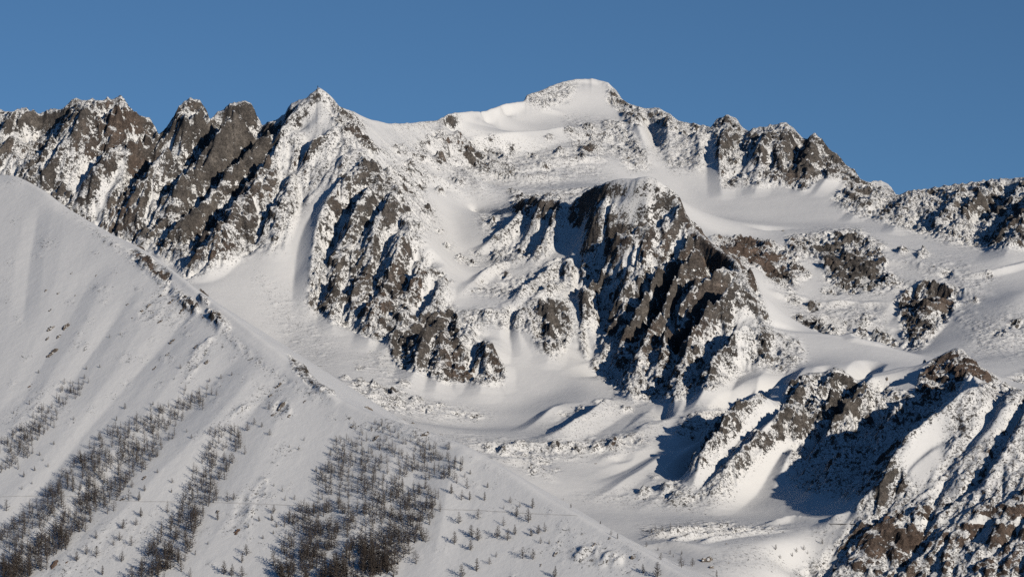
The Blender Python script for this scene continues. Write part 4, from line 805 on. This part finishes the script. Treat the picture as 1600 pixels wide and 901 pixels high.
for u, v, px, n, lab, dm in ((931,724,5,1,'round dark boulder alone on the snow basin of the valley floor',3300),(829,731,9,3,'dark rocky knob on the valley floor beside the near crest',3300),(1387,598,9,2,'dark oval boulder alone on the snow left of the brown peak',3900),
    (1223,361,7,2,'lone dark boulder on the flat snow shelf under the far ridge',5000),(1135,849,6,2,'dark rock on the rim of the snowy mound',2700),(1138,880,6,2,'slanting dark rock low on the mound at bottom right of centre',2700),(1104,876,20,16,'scatter of brown stones on the face of the snowy mound',2700),(1112,886,12,9,'lower stones of the brown scatter on the snowy mound',2700),(690,360,8,2,'brown rock standing in the snow gully below the left range',4300)):
    outcrop(u, v, px * .7, n, lab, 'boulder', None, dmin=dm, group='boulders far out on the snow', cat='boulder')
# big reddish block above the track with its shaded flank
outcrop(1383, 812, 11, 1, 'big reddish-brown block above the dark retaining wall on the right', 'boulder', M_RUST, seed=5, dmin=2600, group='boulders far out on the snow', cat='boulder', embed=.6)

# ------------------------------------------------------------------ footpath across the near hillside, and the track on the right flank
def ribbon(name, px, width, mat, dmin, lift=.12):
    P = []
    for (u0, v0), (u1, v1) in zip(px[:-1], px[1:]):
        n = max(1, int(abs(u1 - u0) / 3))
        for k in range(n):
            p = cast_fine(u0 + (u1 - u0) * k / n, v0 + (v1 - v0) * k / n, dmin)
            if p and (not P or abs(p[1] - P[-1][1]) < 60): P.append(p)
    P = np.array(P)
    for _ in range(6): P[1:-1] = (P[:-2] + P[1:-1] * 2 + P[2:]) / 4
    V, Fc = [], []
    for k in range(len(P)):
        t = P[min(k + 1, len(P) - 1)] - P[max(k - 1, 0)]; nrm = np.array([-t[1], t[0]]); nrm /= np.hypot(*nrm) + 1e-9
        for s in (-.5, 0, .5):
            x, y = P[k][0] + nrm[0] * s * width, P[k][1] + nrm[1] * s * width
            V.append((x, y, ground_z(x, y) + lift))
    for k in range(len(P) - 1):
        for q in range(2): Fc.append((k * 3 + q, k * 3 + q + 1, k * 3 + q + 4, k * 3 + q + 3))
    me = bpy.data.meshes.new(name); me.from_pydata(V, [], Fc); me.materials.append(mat); o = bpy.data.objects.new(name, me); COL.objects.link(o); o['kind'] = 'structure'
M_PATH = simple_mat('trodden_snow_and_earth', ((.46, .45, .44), (.60, .595, .59)), .15)
ribbon('path', [(0,776),(60,775),(130,776),(200,783),(270,784),(360,786),(465,790),(560,795),(680,796),(760,798),(830,803),(905,806)], 1.0, M_PATH, 1995)
M_TRACK = simple_mat('snowy_track', ((.60, .60, .59), (.70, .70, .69)), .1)
ribbon('road', [(1395,817),(1440,817),(1500,816),(1560,815),(1640,815)], 5.0, M_TRACK, 2400, .5)

# ------------------------------------------------------------------ dark retaining wall with snow on top
M_WALL = simple_mat('dark_masonry', ((.028, .028, .032), (.055, .052, .05)), .6)
M_CAP = simple_mat('snow_cap', ((.66, .66, .66), (.74, .735, .725)), .4)
W = []
for k in range(15):
    u = 1296 + 41 * k / 14.; p = cast_fine(u, 819.5, 2600)
    if p: W.append((u, p[1]))
dm = float(np.median([q[1] for q in W])); W = [(u, min(max(d, dm - 25), dm + 25)) for u, d in W]
for _ in range(4): W = [W[0]] + [(W[k][0], (W[k - 1][1] + 2 * W[k][1] + W[k + 1][1]) / 4) for k in range(1, len(W) - 1)] + [W[-1]]
base = ((W[0][0] - U0) / F * W[0][1], W[0][1]); bz = ground_z(*base)
e = bpy.data.objects.new('retaining_wall', None); COL.objects.link(e); e.location = (base[0], base[1], bz); set_props(e, 'long low dark retaining wall with a snowy top at the edge of the big shadow', 'wall')
def strip(name, prof, mat):
    bm = bmesh.new(); rows = []
    for k, (u, d) in enumerate(W):
        x = (u - U0) / F * d - base[0]; y = d - base[1]; zt = -(817.2 - V0) / F * d - bz; zb = ground_z(x + base[0], d) - bz - 1.5
        rows.append([bm.verts.new((x, y + yy, z)) for yy, z in prof(zt, zb, k)])
    n = len(rows[0])
    for a_, b_ in zip(rows[:-1], rows[1:]):
        for q in range(n): bm.faces.new((a_[q], a_[(q + 1) % n], b_[(q + 1) % n], b_[q]))
    bm.faces.new(rows[0][::-1]); bm.faces.new(rows[-1]); bmesh.ops.recalc_face_normals(bm, faces=bm.faces[:])
    me = bpy.data.meshes.new(name); bm.to_mesh(me); bm.free(); me.materials.append(mat); c = bpy.data.objects.new(name, me); COL.objects.link(c); c.parent = e
strip('wall_face', lambda zt, zb, k: ((-.6, zb), (-.2, zt - .3), (1.2, zt - .3), (1.4, zb)), M_WALL)
strip('snow_cap', lambda zt, zb, k: ((-.35, zt - .297), (-.25, zt), (.5, zt + .12 + .08 * math.sin(k * 2.1)), (1.3, zt), (4.0, zt - .9), (3.8, zt - 1.6), (1.45, zt - .297)), M_CAP)
print('wall', W[0], W[-1], bz)

# ------------------------------------------------------------------ cairn on the pointed summit
i_ = int(np.argmin(np.abs(TU - 497))); jj_ = np.nonzero((TY[:, 0] > 4800) & (TY[:, 0] < 5500))[0]; j_ = jj_[int(np.argmin(TV[jj_, i_]))]
bm = bmesh.new(); r = random.Random(3); zc = -.6
for k in range(11):
    s = 1.25 * (1 - k / 14.) ; bmesh.ops.create_icosphere(bm, subdivisions=1, radius=s)
    vs2 = bm.verts[-12 if False else -42:] if False else list(bm.verts)[-42:]
    for v_ in vs2: v_.co = Vector((v_.co.x * r.uniform(.85, 1.1), v_.co.y * r.uniform(.85, 1.1), v_.co.z * .45 + zc))
    zc += s * .42
me = bpy.data.meshes.new('summit_cairn'); bm.to_mesh(me); bm.free(); me.materials.append(M_WALL)
o = bpy.data.objects.new('summit_cairn', me); COL.objects.link(o); o.location = (float(TX[j_, i_]), float(TY[j_, i_]), float(TZ[j_, i_])); set_props(o, 'tiny dark cairn on the tip of the pointed summit', 'cairn')
